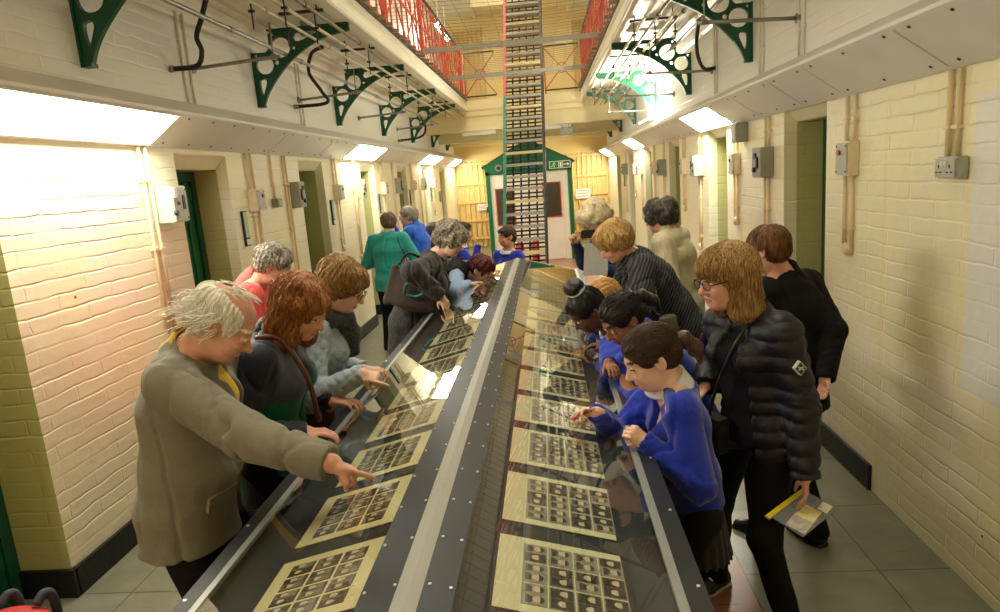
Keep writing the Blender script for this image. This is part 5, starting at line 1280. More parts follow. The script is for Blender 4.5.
C_char = cloth('charcoal_knit', S(52, 50, 50), .45, scale=60., bump=.9, bscale=60., stretch=(1, 1, .35)); C_school = cloth('royal_blue_jumper', S(21, 44, 160), .06, sheen=.3); C_polo = cloth('white_polo', S(214, 214, 218), .04); C_skirt = cloth('dark_grey_skirt', S(36, 34, 36), .12); C_tan = cloth('oatmeal_ribbed_knit', S(206, 194, 160), .10, stretch=(6, 6, .2), scale=14., bump=.6, bscale=30.); C_puff = mat('black_quilted_nylon', S(15, 15, 22), .55, var=.12, scale=30., bump=.15, bscale=90., spec=.45); C_blouse = cloth('light_blue_cotton', S(146, 170, 206), .2, scale=90.); C_beiget = cloth('beige_trousers', S(150, 136, 110), .08); C_purple = cloth('purple_scarf', S(110, 40, 96), .2); C_brown = mat('brown_leather', S(96, 58, 32), .45, var=.15, scale=30., bump=.2); C_blk = mat('black_leather', S(22, 21, 22), .4, var=.2, bump=.2); C_shoe = mat('black_shoe_leather', S(16, 15, 15), .35, var=.2)
def striped_knit():
    m, nt, b = nmat('black_striped_knit'); L = nt.links.new; tc = nd(nt, 'ShaderNodeTexCoord'); mp = nd(nt, 'ShaderNodeMapping'); L(tc.outputs['Object'], mp.inputs[0]); mp.inputs['Rotation'].default_value = (0, R_(-28), 0)
    w = nd(nt, 'ShaderNodeTexWave', Scale=16., Distortion=2.2); w.inputs['Detail'].default_value = 2.; L(mp.outputs[0], w.inputs['Vector']); r = nd(nt, 'ShaderNodeValToRGB'); L(w.outputs['Fac'], r.inputs['Fac'])
    r.color_ramp.elements[0].color = col4(S(24, 24, 27)); r.color_ramp.elements[1].color = col4(S(74, 74, 76)); r.color_ramp.elements[0].position = .45; L(r.outputs[0], b.inputs['Base Color']); b.inputs['Roughness'].default_value = .9
    bp = nd(nt, 'ShaderNodeBump', Strength=.6, Distance=.006); L(w.outputs['Fac'], bp.inputs['Height']); L(bp.outputs[0], b.inputs['Normal']); return m
C_stripe = striped_knit()
def puffer(pitch, amp):
    def mk(s):
        def fn(P):
            u = (P-s.pel)@unit(s.up+V3(0, 0, 1.)); w = vnoise(P.astype(np.float32), 9, 2)*.02
            return amp*(np.abs(np.sin(math.pi*(u+w)/pitch))**.6)-amp*.6
        return fn
    return mk
def quilt(pitch, amp):
    def mk(s):
        def fn(P):
            u = (P-s.pel)@s.up; v = (P-s.pel)@(s.fw*.9)+((P-s.pel)@s.lat)*.35
            return amp*(np.minimum(np.abs(np.sin(math.pi*(u+v)/pitch)), np.abs(np.sin(math.pi*(u-v)/pitch)))**.5)-amp*.7
        return fn
    return mk
def on_mesh(o, p):
    from mathutils.bvhtree import BVHTree
    me = o.data; bv = BVHTree.FromPolygons([v.co[:] for v in me.vertices], [tuple(q.vertices) for q in me.polygons]); cam = Vector((0, 0, CAMH)); d = (Vector(p)-cam).normalized()
    h = bv.ray_cast(cam, d); n = h[1] if h[1].dot(d) < 0 else -h[1]; return A3(h[0]), A3(n)
def polo(f): f.collar(C_polo)

def pocket(f, c, n, w, h, m):              # patch pocket flap lying on the cloth
    n = unit(n); z = unit(V3(0, 0, 1)-n*n[2]); x = np.cross(z, n); mb = MB(); mb.obox(c, x, z, n, w/2, h/2, .006); return mb.build('pocket_flap', m, f.root)
# 1 white-haired man pointing
f = Fig('white-haired balding man in a beige jacket and yellow shirt pointing at the glass', (-1.165, 1.99, 1.435), (-1.235, 1.96, .95), 8, (-1.035, 1.975, 1.515), 14, 40, S_=1.03, hs=1.03, build='m', bulk=1.08, vox=.005, skinm=SK_RUDDY, elder=1., brow=H_white,
        feet={'L': (-1.2, 2.12), 'R': (-1.27, 1.82)}, arms={'R': dict(w=WW(330, 463, 1.83), tip=WW(368, 475, 1.925), palm=(.15, .25, -1), pose='point', hint=(-.1, -.5, -1)), 'L': dict(w=(-.99, 2.13, 1.06), tip=(-.84, 2.12, 1.03), palm=(0, 0, -1), pose='relax', hint=(-1, .2, -.6))})
f.body(.0048); f.top('shirt', C_yellow, hem=.02, infl=.010, neck=.060, fold=.003, arms=False, belly=.04)
f.collar(C_yellow, r=.066)
JK = f.top('jacket', C_beige, hem=.12, infl=.024, slv=.95, flare=.022, neck=.070, nk=.085, fold=.009, collar='fold', belly=.04, cuff=.008, front=(.05, .05, .05), vox=.0065, seed=3)
f.trousers(C_dark); f.shoes(C_shoe)
for (px_, py_, w_, h_) in ((222, 497, .12, .05),): pocket(f, *on_mesh(JK, WW(px_, py_, 1.85)), w_, h_, C_beige)
f.hair(H_white, 'balding', vol=.007, amp=.0014, fr=34, lump=.005, strands=900, slen=.07, curl=.35)
mb = MB(); rr = random.Random(4)
for i in range(90):                        # flyaway wisps
    a = rr.uniform(1.35, 4.9); u0 = rr.uniform(-.03, .05); p = np.array([math.cos(a)*.105-.012, math.sin(a)*.088, u0])
    if p[0] > .05: continue
    q = p+np.array([p[0]*.15-.012, p[1]*.18, -rr.uniform(.005, .03)]); r2 = q+np.array([-.012+rr.uniform(-.012, .012), p[1]*.2*rr.uniform(-.4, 1), -rr.uniform(.01, .035)])
    mb.tube(bez([Vector(f.H(*p)), Vector(f.H(*q)), Vector(f.H(*r2))], 4), [.0016]*8+[.0006], 4)
mb.build('flyaway_hair', H_white, f.root); mb = MB()
for i in range(36):
    l = rr.uniform(-.055, .055); p = np.array([-.05+rr.uniform(-.03, .05), l, .112-l*l*6]); q = p+np.array([.03, rr.uniform(-.01, .01), .012]); r2 = q+np.array([.035, rr.uniform(-.015, .015), -.004])
    mb.tube(bez([Vector(f.H(*p)), Vector(f.H(*q)), Vector(f.H(*r2))], 4), [.0012]*8+[.0005], 4)
mb.build('crown_hair', H_white, f.root)


# 2 auburn-haired woman
def yoke(f):
    def mf(C):
        m = np.zeros(len(C), int); u = (C-f.pel)@f.up; l = (C-f.pel)@f.lat; sl = np.abs(l) > .165
        lim = .30+.05*np.sin(l*9); m[(u < lim) & ~sl] = 1
        dd = np.minimum.reduce([np.linalg.norm(C-(a+np.clip((C-a)@(b-a)/((b-a)@(b-a)), 0, 1)[:, None]*(b-a)), axis=1) for k in f.arms.values() for a, b in ((k['sh'], k['el']), (k['el'], k['w']))])
        m[(dd < .082) & (np.abs(l) > .12)] = 2
        return m
    return mf
f = Fig('auburn-haired woman in a navy and green jacket looking down into the case', (-1.075, 2.405, 1.375), (-1.14, 2.40, .91), 2, (-.94, 2.395, 1.475), -14, 32, S_=.98, hs=.99, build='f', vox=.0055, skinm=SK_RUDDY, elder=.5, brow=H_auburn,
        arms={'R': dict(w=(-.92, 2.22, 1.05), tip=(-.78, 2.24, 1.04), palm=(0, 0, -1), hint=(-.6, -.5, -1)), 'L': dict(w=(-.93, 2.56, 1.05), tip=(-.78, 2.55, 1.04), palm=(0, 0, -1), hint=(-.6, .5, -1))})
f.body(.0052); f.top('jacket', [C_slate, C_greenj, C_navy], hem=.16, infl=.022, flare=.03, neck=.066, nk=.085, fold=.008, collar='fold', matfn=yoke(f), seed=7, front=(.012, .015, 0.))
f.trousers(C_dark); f.shoes(C_shoe); f.hair(H_auburn, 'bob', vol=.020, length=.12, amp=.003, fr=24, lump=.012, seed=2, fringe=False, strands=1300, slen=.10, curl=.3)
e = empty('shoulder_bag', (-1.16, 2.60, .9), 'brown leather strap bag worn across the navy and green jacket', 'bag')
s0 = f.shR
strap('strap', [s0+f.up*.075+f.fw*-.03+f.lat*.04, s0+f.up*.07+f.fw*.06+f.lat*.05, s0-f.up*.08+f.fw*.155+f.lat*.07, s0-f.up*.26+f.fw*.17+f.lat*.15, (-.985, 2.55, 1.0)], .020, C_brown, e)
mb = MB(); mb.box(-1.10, -.96, 2.60, 2.68, .78, 1.0, 0, .02); mb.build('pouch', C_brown, e)

# 3 pale blue quilted jacket
f = Fig('woman in a pale blue quilted jacket and dark scarf pointing over the glass', (-1.045, 2.87, 1.375), (-1.12, 2.88, .91), 2, (-.925, 2.865, 1.475), -4, 28, S_=.98, hs=.97, build='f', vox=.0055, skinm=SK_PALE, brow=H_brown, elder=.4,
        arms={'R': dict(w=WW(361, 374, 2.74), tip=WW(393, 381, 2.72), palm=(.1, .5, -1), pose='point', hint=(-.5, -.3, -1)), 'L': dict(w=(-.93, 3.02, 1.05), tip=(-.78, 3.0, 1.04), palm=(0, 0, -1), hint=(-.6, .5, -1))})
f.body(.0052); f.top('quilted_jacket', C_pblue, hem=.10, infl=.020, flare=.016, neck=.066, nk=.09, fold=.004, collar='stand', puff=quilt(.05, .0055), vox=.006, seed=9)
f.trousers(C_dark); f.shoes(C_shoe); f.hair(H_brownb, 'puff', vol=.016, amp=.0025, fr=26, lump=.010, seed=4, strands=1100, slen=.06, curl=.3); f.glasses(M_redb if False else mat('dark_red_frame', S(86, 26, 30), .3))
b = Sd(.006)
for i in range(14):
    a0, a1 = 2*math.pi*i/14, 2*math.pi*(i+1)/14; P = lambda a: f.c7+f.up*(.005-.035*max(0, math.cos(a)))+f.fw*(.025+.085*math.cos(a))+f.lat*.092*math.sin(a); b.cone(P(a0), P(a1), .034, .034, .02)
b.chain([f.c7+f.fw*.12-f.up*.02, f.c7+f.fw*.145-f.up*.10, f.c7+f.fw*.15-f.up*.17], [.04, .045, .035]); b.disp.append(lambda P: .010*vnoise(P.astype(np.float32), 28, 1)*2)
put('scarf', b.mesh('scarf', C_scarf), f.root)

# 4 coral top, near the left wall
f = Fig('grey-haired man in a coral red top standing by the left wall', (-1.68, 3.63, 1.43), (-1.86, 3.58, .93), 18, (-1.545, 3.62, 1.51), 12, 30, S_=1.0, hs=1.0, build='m', bulk=1.12, vox=.007, skinm=SK_RUDDY, elder=.8, brow=H_grey,
        arms={'R': dict(w=(-1.42, 3.5, 1.06), tip=(-1.3, 3.55, 1.04), palm=(0, .3, -1), hint=(-.4, -.4, -1))})
f.body(); f.top('jumper', C_coral, hem=.10, infl=.022, neck=.058, nk=.095, fold=.009, collar='fold'); f.trousers(C_dark); f.shoes(C_shoe); f.hair(H_saltp, 'short', vol=.012, amp=.002, fr=26, lump=.010, strands=800, slen=.05, curl=.6)

# 5 teal fleece seen from behind
f = Fig('visitor in a teal fleece and black trousers seen from behind', (-1.785, 7.33, 1.365), (-1.785, 7.30, .88), 95, (-1.77, 7.39, 1.485), 100, 14, S_=.98, hs=.97, build='f', bulk=1.05, vox=.008, brow=H_brown,
        feet={'L': (-1.90, 7.36), 'R': (-1.66, 7.62)}, arms={'R': dict(w=(-1.62, 7.56, 1.02), hint=(.8, -.6, -.6)), 'L': dict(w=(-1.92, 7.56, 1.04), hint=(-.8, -.6, -.6))})
f.body(); f.top('fleece', C_teal, hem=.12, infl=.028, flare=.02, neck=0, fold=.008)
f.trousers(C_dark, infl=.02); f.shoes(C_shoe); f.hair(H_brngrey, 'short', vol=.014, amp=.003, fr=18, lump=.006)
e = empty('shoulder_bag', (-1.60, 7.42, .9), 'small dark shoulder bag with thin strap on the teal fleece', 'bag')
strap('strap', [f.c7+f.lat*-.10+f.fw*.06+f.up*.0, f.c7+f.lat*-.11+f.up*.012, f.c7+f.lat*-.135-f.fw*.13-f.up*.10, f.c7+f.lat*-.19-f.fw*.14-f.up*.24, (-1.555, 7.22, 1.0)], .012, C_blk, e); mb = MB(); mb.box(-1.56, -1.50, 7.12, 7.30, .82, 1.0, 0, .02); mb.build('pouch', C_blk, e)

# 6 blue shirt with raised camera
f = Fig('grey-haired man in a royal blue top raising his hands to take a photo', (-1.60, 7.98, 1.405), (-1.56, 7.98, .90), 172, (-1.665, 7.98, 1.515), 178, 2, S_=1.02, hs=1.0, build='m', bulk=1.15, vox=.008, skinm=SK_RUDDY, brow=H_grey,
        arms={'L': dict(w=(-1.90, 7.86, 1.40), tip=(-1.93, 7.93, 1.47), palm=(-.2, 1, 0), pose='grip', hint=(0, -.4, -1)), 'R': dict(w=(-1.90, 8.10, 1.40), tip=(-1.93, 8.03, 1.47), palm=(-.2, -1, 0), pose='grip', hint=(0, .4, -1))})
f.body(); f.top('shirt', C_blue, hem=.12, infl=.024, neck=.06, fold=.009, collar='fold'); f.trousers(C_dark); f.shoes(C_shoe); f.hair(H_grey, 'short', vol=.012, amp=.003, fr=18, lump=.006); f.glasses(M_blackp)
e = empty('compact_camera', (-1.96, 7.98, 1.44), 'small dark camera held up by the man in royal blue', 'camera'); mb = MB(); mb.box(-1.975, -1.945, 7.93, 8.03, 1.43, 1.495, 0, .006); mb.build('camera_body', M_blackp, e); mb = MB(); mb.tube([(-1.975, 7.98, 1.462), (-2.0, 7.98, 1.462)], .022, 14); mb.build('lens_barrel', M_grey, e)

# 7 charcoal cardigan, curly grey hair
f = Fig('curly grey-haired woman in a charcoal cardigan leaning on the case', (-.835, 4.76, 1.375), (-1.06, 4.74, .91), 0, (-.70, 4.745, 1.485), -14, 30, S_=.99, hs=.98, build='f', bulk=1.05, vox=.0065, brow=H_grey, elder=.5,
        arms={'R': dict(w=WW(440, 295, 4.50), tip=WW(448, 308, 4.50), palm=(.2, .3, -1), pose='relax', hint=(-.25, -.9, .05)), 'L': dict(w=(-.80, 5.0, 1.10), tip=(-.68, 5.0, 1.07), palm=(0, 0, -1), hint=(-.5, .8, -.6))})
f.body(); f.top('cardigan', C_char, hem=.30, infl=.036, flare=.05, neck=.07, fold=.012, collar='fold', front=(.02, .03, 0)); f.trousers(C_dark); f.shoes(C_shoe)
f.hair(H_saltp, 'puff', vol=.018, amp=.003, fr=12, lump=.020, seed=6, strands=1300, slen=.07, curl=1.1)
bx = WW(411, 287, 4.56); e = empty('tote_bag', (bx[0], bx[1], .8), 'dark brown tote bag with a teal handle hanging beside the charcoal cardigan', 'bag')
b = Sd(.008); ex, ez, ey = unit(V3(1, 0, -.20)), unit(V3(.2, 0, 1)), V3(0, 1, 0)
b.econe(bx+ez*.10, bx-ez*.11, (.135, .035), (.175, .06), ex, .03); b.ell(bx-ez*.12+ex*.05, [ex, ey, ez], (.14, .05, .05), .02); b.cone(bx-ex*.155-ez*.12, bx-ex*.12+ez*.12, .03, .025, .02); b.cone(bx+ex*.165-ez*.13, bx+ex*.12+ez*.12, .03, .025, .02); b.disp.append(lambda P: .014*vnoise(P.astype(np.float32), 9, 3)); b.cut(bx+ez*.155, ez, .01)
put('bag_body', b.mesh('bag_body', cloth('dark_brown_canvas', S(58, 48, 40), .12)), e)
strap('shoulder_strap', [bx+ex*-.10+ez*.14, bx+ex*-.05+ez*.22+V3(0, .05, 0), f.shR+V3(-.02, -.02, .05), f.shR+V3(.02, .02, .06), bx+ex*.11+ez*.14], .020, C_blk, e)
mb = MB(); c = bx-ey*.075+ez*-.01+ex*.03; mb.tube(bez([c+ex*-.06+ez*-.03, c+ex*-.045+ez*.045-ey*.02, c+ex*.04+ez*.06-ey*.03, c+ex*.07+ez*.0-ey*.02, c+ex*.02+ez*-.035, c+ex*-.04+ez*-.03], 8), .009, 8); mb.build('teal_handle', mat('teal_webbing', S(32, 110, 108), .6), e)

# 8 dark red hair bending over the case
f = Fig('person with dark red hair and glasses in a black coat bending low over the case', (-.71, 5.40, 1.20), (-1.14, 5.38, .95), 0, (-.565, 5.375, 1.165), -22, 40, S_=.97, hs=.97, build='f', bulk=1.05, vox=.0075, brow=H_red,
        arms={'R': dict(w=(-.66, 5.20, 1.085), tip=(-.54, 5.24, 1.09), palm=(0, 0, -1), pose='flat', hint=(-.5, -.8, .0)), 'L': dict(w=(-.56, 5.58, 1.125), tip=(-.44, 5.56, 1.13), palm=(0, 0, -1), pose='flat', hint=(.1, 1, .1))})
f.body(); f.top('blouse', C_blouse, hem=.04, infl=.014, neck=.06, fold=.002); f.top('coat', C_dark, hem=.30, infl=.036, flare=.05, neck=.072, fold=.008, arms=False, collar='fold', front=(.05, .03, 0)); f.trousers(C_dark); f.shoes(C_shoe)
f.hair(H_red, 'short', vol=.018, amp=.004, fr=14, lump=.008); f.glasses(M_blackp)

# 9 mostly hidden behind the grey curls
f = Fig('dark-haired visitor mostly hidden behind the curly grey hair', (-1.52, 8.62, 1.15), (-1.56, 8.62, .72), 0, (-1.47, 8.61, 1.27), 10, 15, S_=.82, hs=.92, build='f', vox=.0085, brow=H_black)
f.body(); f.top('jacket', C_navy, hem=.12, infl=.026, neck=.064); f.trousers(C_dark); f.shoes(C_shoe); f.hair(H_greyd, 'short', vol=.014, lump=.006)

# 10, 11 boys beyond the case
def pupil(label, c7, pel, yaw, head, hy, hp, hair, style, sk, arms, vox=.0065, lower='trousers', S_=.81, hs=.92, hroll=0, hem=.05, bulk=.95, **kw):
    f = Fig(label, c7, pel, yaw, head, hy, hp, hroll, S_=S_, hs=hs, build='c', bulk=bulk, vox=vox, skinm=sk, arms=arms, brow=hair, group='schoolchildren', lips=M_lipd if sk in (SK_DARK, SK_BROWN) else None)
    f.body(min(vox, .0052) if vox < .006 else vox); f.top('jumper', C_school, hem=hem, infl=.018, flare=.002, nk=.008, open_=-.015, neck=.066, fold=.007, seed=len(MATS)); polo(f)
    if lower == 'skirt': f.skirt(C_skirt, ln=.22, flare=.045); f.trousers(C_dark, infl=.002, name='tights', flare=-.004)
    else: f.trousers(C_skirt)
    f.shoes(C_shoe); f.hair(hair, style, **kw); return f
f = pupil('boy in a blue school jumper holding a hand to his mouth', (-.965, 7.10, 1.215), (-.98, 7.10, .75), -4, (-.905, 7.095, 1.345), 6, 2, H_dbrown, 'boy', SK_TAN, {'R': dict(w=WW(478, 246, 7.0), tip=(-.80, 7.0, 1.32), palm=(-1, .2, 0), pose='relax', hint=(.3, -.5, -1))}, vol=.010)
f = pupil('smiling boy in a blue school jumper and white badge beyond the case', (-.425, 6.93, 1.135), (-.425, 6.93, .70), 232, (-.435, 6.895, 1.285), 212, 4, H_dbrown, 'boy', SK_TAN, {}, vol=.005)
bp_ = f.pel+(f.c7-f.pel)*.62; n_ = unit(f.fw*.9+f.lat*.42); c = bp_+f.fw*.112+f.lat*.055; mb = MB(); tx = np.cross(V3(0, 0, 1), n_)
for (dx, dz, w_, h_) in ((0, .012, .020, .010), (0, -.004, .014, .012), (-.012, .0, .006, .014), (.012, .0, .006, .014)): mb.obox(c+tx*dx+V3(0, 0, dz), tx, V3(0, 0, 1), n_, w_, h_, .006)
mb.build('jumper_badge', M_signw, f.root)

# 12 girl reaching over the glass
f = pupil('girl with a dark ponytail in a blue jumper reaching one hand over the glass', WW(672, 381, 2.23), (.455, 2.18, .74), 182, WW(651, 358, 2.2), 188, 24, H_dbrown, 'pony', SK_PALE,
          {'L': dict(w=WW(646, 442, 2.12), tip=WW(622, 424, 2.10), palm=(.2, .6, -.6), pose='fist', hint=(.7, -.5, -1)), 'R': dict(w=WW(597, 413, 2.24), tip=WW(566, 411, 2.22), palm=(.1, -.6, -.8), pose='pinch', hint=(.3, .6, -.8))}, vox=.005, lower='skirt', S_=.83, hs=.93, hem=.0, bulk=.88, vol=.006, amp=.0010, fr=50, strands=1300, slen=.10)
def ponytail(f, m, a, pts, rs, seed=1):
    b = Sd(.0045); b.chain([f.H(*p) for p in pts], rs, .012); b.disp.append(lambda P: .004*vnoise(P.astype(np.float32), (70, 70, 14), seed)*2); put('ponytail', b.mesh('ponytail', m), f.root)
    mb = MB(); c = Vector(f.H(*a)); d = (Vector(f.H(*pts[1]))-c).normalized(); x = d.orthogonal().normalized(); y = d.cross(x)
    mb.tube([c+x*.017*math.cos(t*math.pi/8)+y*.017*math.sin(t*math.pi/8) for t in range(17)], .006, 6); mb.build('hair_tie', M_blackp, f.root)
ponytail(f, H_dbrown, (-.105, -.0, .02), [(-.10, 0, .02), (-.135, .0, .005), (-.155, .0, -.045), (-.15, .0, -.10)], [.018, .026, .026, .010])

# 13 dark-haired girl with folded arms
f = pupil('dark-haired girl resting folded arms on the edge of the case', (.425, 2.82, 1.175), (.62, 2.86, .745), 186, (.285, 2.765, 1.275), 204, 34, H_black, 'pony', SK_BROWN,
          {'L': dict(w=(.255, 2.74, 1.07), tip=(.22, 2.86, 1.075), palm=(0, 0, -1), pose='relax', hint=(.3, -1, -.5)), 'R': dict(w=(.215, 2.72, 1.10), tip=(.24, 2.60, 1.09), palm=(0, 0, -1), pose='relax', hint=(.3, 1, -.5))}, vox=.0055, lower='skirt', S_=.83, hs=.93, vol=.007, amp=.0010, fr=50, strands=900, slen=.10)
ponytail(f, H_black, (-.10, 0, .03), [(-.10, 0, .03), (-.135, 0, .02), (-.165, 0, -.04), (-.165, 0, -.12)], [.018, .028, .028, .010], 4)

# 14 girl with the bun
f = pupil('girl with a high black bun and white hair tie leaning over the case', (.295, 3.31, 1.125), (.56, 3.32, .725), 186, (.165, 3.265, 1.215), 200, 40, H_black, 'bun', SK_DARK,
          {'L': dict(w=(.235, 3.16, 1.07), tip=(.13, 3.16, 1.065), palm=(0, 0, -1), hint=(.5, -1, -.4)), 'R': dict(w=(.235, 3.46, 1.07), tip=(.13, 3.44, 1.065), palm=(0, 0, -1), hint=(.5, 1, -.4))}, vox=.006, lower='skirt', S_=.80, hs=.93, vol=.008, amp=.0012, fr=50)
b = Sd(.005); c = f.H(-.035, 0, .150); b.ell(c, [f.hf, f.hl, f.hu], (.052, .056, .040)); b.disp.append(lambda P: .006*vnoise(P.astype(np.float32), 40, 2)*2); put('hair_bun', b.mesh('hair_bun', H_black), f.root)
mb = MB(); mb.tube([Vector(f.H(-.032+.040*math.cos(t*math.pi/10), .040*math.sin(t*math.pi/10), .118)) for t in range(21)], .010, 8); mb.build('hair_tie', M_signw, f.root)

# 15 golden-haired child between them
f = pupil('golden-haired child between the bun and the striped cardigan', (.40, 3.75, 1.085), (.66, 3.76, .71), 184, (.30, 3.735, 1.175), 184, 46, H_gold, 'pony', SK_PALE, {'L': dict(w=(.25, 3.64, 1.07), hint=(.5, -1, -.4)), 'R': dict(w=(.25, 3.88, 1.07), hint=(.5, 1, -.4))}, vox=.007, S_=.79, vol=.010)

# 16 striped black cardigan
f = Fig('fair-haired woman in a black striped cardigan stooping over the case', (.515, 4.17, 1.355), (.80, 4.24, .90), 184, (.395, 4.14, 1.445), 190, 34, S_=.99, hs=1.0, build='f', bulk=1.12, vox=.006, brow=H_brown, elder=.4, skinm=SK_RUDDY,
        arms={'L': dict(w=(.34, 4.02, 1.09), tip=(.2, 4.05, 1.09), palm=(0, 0, -1), hint=(.4, -1, -.3)), 'R': dict(w=(.34, 4.36, 1.09), tip=(.2, 4.34, 1.09), palm=(0, 0, -1), hint=(.4, 1, -.3))})
f.body(); f.top('cardigan', C_stripe, hem=.16, infl=.036, flare=.03, neck=.066, fold=.010, front=(.02, .03, 0)); f.trousers(C_dark, infl=.018); f.shoes(C_shoe); f.hair(H_blonde, 'puff', vol=.018, amp=.004, fr=15, lump=.008, seed=8, strands=1000, slen=.06, curl=.15)
hb = WW(668, 328, 3.98); e = empty('handbag', (hb[0], hb[1], .85), 'olive grey handbag hanging from the striped cardigan', 'bag')
b = Sd(.007); b.econe(hb+V3(0, 0, .06), hb-V3(0, 0, .06), (.07, .035), (.085, .05), V3(.8, .6, 0), .02); b.cut(hb+V3(0, 0, .085), V3(0, 0, 1), .006); put('bag_body', b.mesh('bag_body', mat('olive_grey_leather', S(92, 88, 70), .45, var=.1, bump=.2)), e)
strap('strap', [hb+V3(-.05, 0, .08), f.shL+V3(.06, -.05, -.12), f.shL+V3(.02, -.03, .065), f.shL+V3(-.0, .03, .07)], .012, mat('tan_strap', S(150, 130, 92), .5), e)

# 17 white-blonde woman with tablet
f = Fig('white-blonde woman in a navy top holding a grey tablet', (.465, 5.05, 1.455), (.60, 5.09, .93), 192, (.345, 5.0, 1.535), 200, 36, S_=1.0, hs=1.0, build='f', vox=.0075, brow=H_grey, elder=.4, skinm=SK_RUDDY,
        arms={'L': dict(w=WW(597, 268, 4.86), tip=WW(588, 274, 4.80), palm=(-.2, .3, .9), pose='hold', hint=(.5, -.6, -1)), 'R': dict(w=(.20, 5.14, 1.36), tip=(.16, 5.08, 1.45), palm=(.2, -1, .2), pose='grip', hint=(.2, .8, -1))})
f.body(); f.top('top', cloth('navy_cotton', S(40, 48, 78), .1), hem=.14, infl=.022, neck=.066, fold=.008); f.trousers(C_dark); f.shoes(C_shoe); f.hair(H_platin, 'puff', vol=.028, amp=.004, fr=10, lump=.014, seed=9, strands=800, slen=.05, curl=.8); f.glasses(mat('red_brown_frame', S(110, 40, 36), .3))
b = Sd(.007); b.chain([f.c7+f.fw*.06+f.lat*.08, f.c7+f.fw*.115-f.up*.03, f.c7+f.fw*.125-f.up*.16, f.c7+f.fw*.13-f.up*.26], [.028, .03, .03, .024]); b.disp.append(lambda P: .008*vnoise(P.astype(np.float32), 20, 1)*2); put('scarf', b.mesh('scarf', C_purple), f.root)
tb = WW(596, 259, 4.70); e = empty('tablet', tb, 'grey tablet held flat-on by the white-blonde woman', 'tablet'); mb = MB(); mb.obox(tb, unit(V3(1, -.25, 0)), unit(V3(.1, .25, 1)), unit(np.cross(unit(V3(1, -.25, 0)), unit(V3(.1, .25, 1)))), .085, .115, .005); mb.build('tablet_case', mat('grey_tablet_case', S(150, 146, 140), .5, var=.04), e)
cmr = WW(588, 234, 4.72); e = empty('compact_camera', cmr, 'black camera held up below the white-blonde hair', 'camera'); mb = MB(); mb.box(cmr[0]-.05, cmr[0]+.05, cmr[1]-.016, cmr[1]+.016, cmr[2]-.03, cmr[2]+.03, 0, .006); mb.build('camera_body', M_blackp, e); mb = MB(); mb.tube([(cmr[0], cmr[1]+.016, cmr[2]), (cmr[0], cmr[1]+.04, cmr[2])], .02, 14); mb.build('lens_barrel', M_grey, e)

# 18 oatmeal cardigan
f = Fig('dark curly-haired woman in a long oatmeal cardigan turned away', (.905, 5.02, 1.405), (.965, 5.0, .90), 150, (.83, 5.05, 1.515), 158, 14, S_=1.0, hs=1.0, build='f', bulk=1.06, vox=.007, brow=H_greyd, skinm=SK_RUDDY,
        arms={'L': dict(w=(.68, 4.98, 1.08), tip=(.58, 5.04, 1.12), palm=(.3, 1, 0), pose='hold', hint=(.6, -.8, -.6)), 'R': dict(w=(.78, 5.26, 1.08), hint=(.5, .8, -.6))})
f.body(); f.top('cardigan', C_tan, hem=.36, infl=.034, flare=.035, neck=.062, fold=.009, front=(.02, .03, 0), collar='fold'); f.trousers(C_dark); f.shoes(C_shoe); f.hair(H_greyd, 'puff', vol=.026, amp=.003, fr=9, lump=.022, seed=12, strands=900, slen=.05, curl=1.)

# 19 black coat with back turned
f = Fig('brown-haired visitor in a black coat with back turned by the right wall', (1.105, 3.20, 1.335), (1.13, 3.15, .87), 122, (1.02, 3.21, 1.465), 136, 12, S_=.94, hs=.92, build='f', bulk=.98, vox=.006, brow=H_brown, skinm=SK_RUDDY,
        feet={'L': (1.0, 3.2, 140), 'R': (1.22, 3.13)}, arms={'R': dict(w=(1.20, 2.98, .90), hint=(1, -.4, .1), pose='relax'), 'L': dict(w=(.93, 3.36, 1.02), hint=(-.6, -.4, -1))}, sh=.165)
f.body(); f.top('coat', C_dark, hem=.16, infl=.024, flare=.02, neck=.060, nk=.08, fold=.008, collar='fold', seed=13); f.trousers(C_dark, infl=.018); f.shoes(C_shoe); f.hair(H_brown, 'short', vol=.012, amp=.002, fr=26, lump=.006, seed=14, strands=1000, slen=.05, curl=.1)

# 20 woman with fringe and glasses, quilted jacket
f = Fig('woman with a dark blonde fringe and glasses in a black quilted jacket', WW(752, 312, 2.53), (.775, 2.53, .90), 206, WW(727, 277, 2.48), 196, 10, S_=.96, hs=1.04, build='f', vox=.0052, brow=H_brown, skinm=SK_RUDDY, sh=.158,
        feet={'R': (.66, 2.78, 215), 'L': (.86, 2.42, 205)}, arms={'L': dict(w=WW(806, 478, 2.40), tip=WW(806, 518, 2.40), palm=(-1, .3, 0), pose='hold', hint=(.25, .1, 0.)), 'R': dict(w=(.60, 2.66, 1.0), tip=(.52, 2.6, .95), palm=(0, 0, -1), hint=(.2, 1, -.4))})
f.body(.0048); f.top('inner_top', C_dark, hem=.06, infl=.017, neck=.062, fold=.003, open_=.04, slv=.5); f.top('quilted_jacket', C_puff, hem=.12, infl=.026, flare=.012, neck=.072, nk=.085, fold=.005, collar='stand', cuff=.006, puff=puffer(.06, .008), front=(.05, .09, .03), vox=.006, seed=15)
f.trousers(C_dark, infl=.006, flare=.0); f.shoes(mat('dark_trainer', S(44, 44, 46), .6, var=.3, scale=60), sole=mat('grey_sole', S(160, 150, 136), .6), trainer=True)
f.hair(H_dblonde, 'bob', vol=.012, length=.125, amp=.0016, fr=40, lump=.004, seed=16, strands=2200, slen=.13, curl=.03); f.glasses(M_blackp)
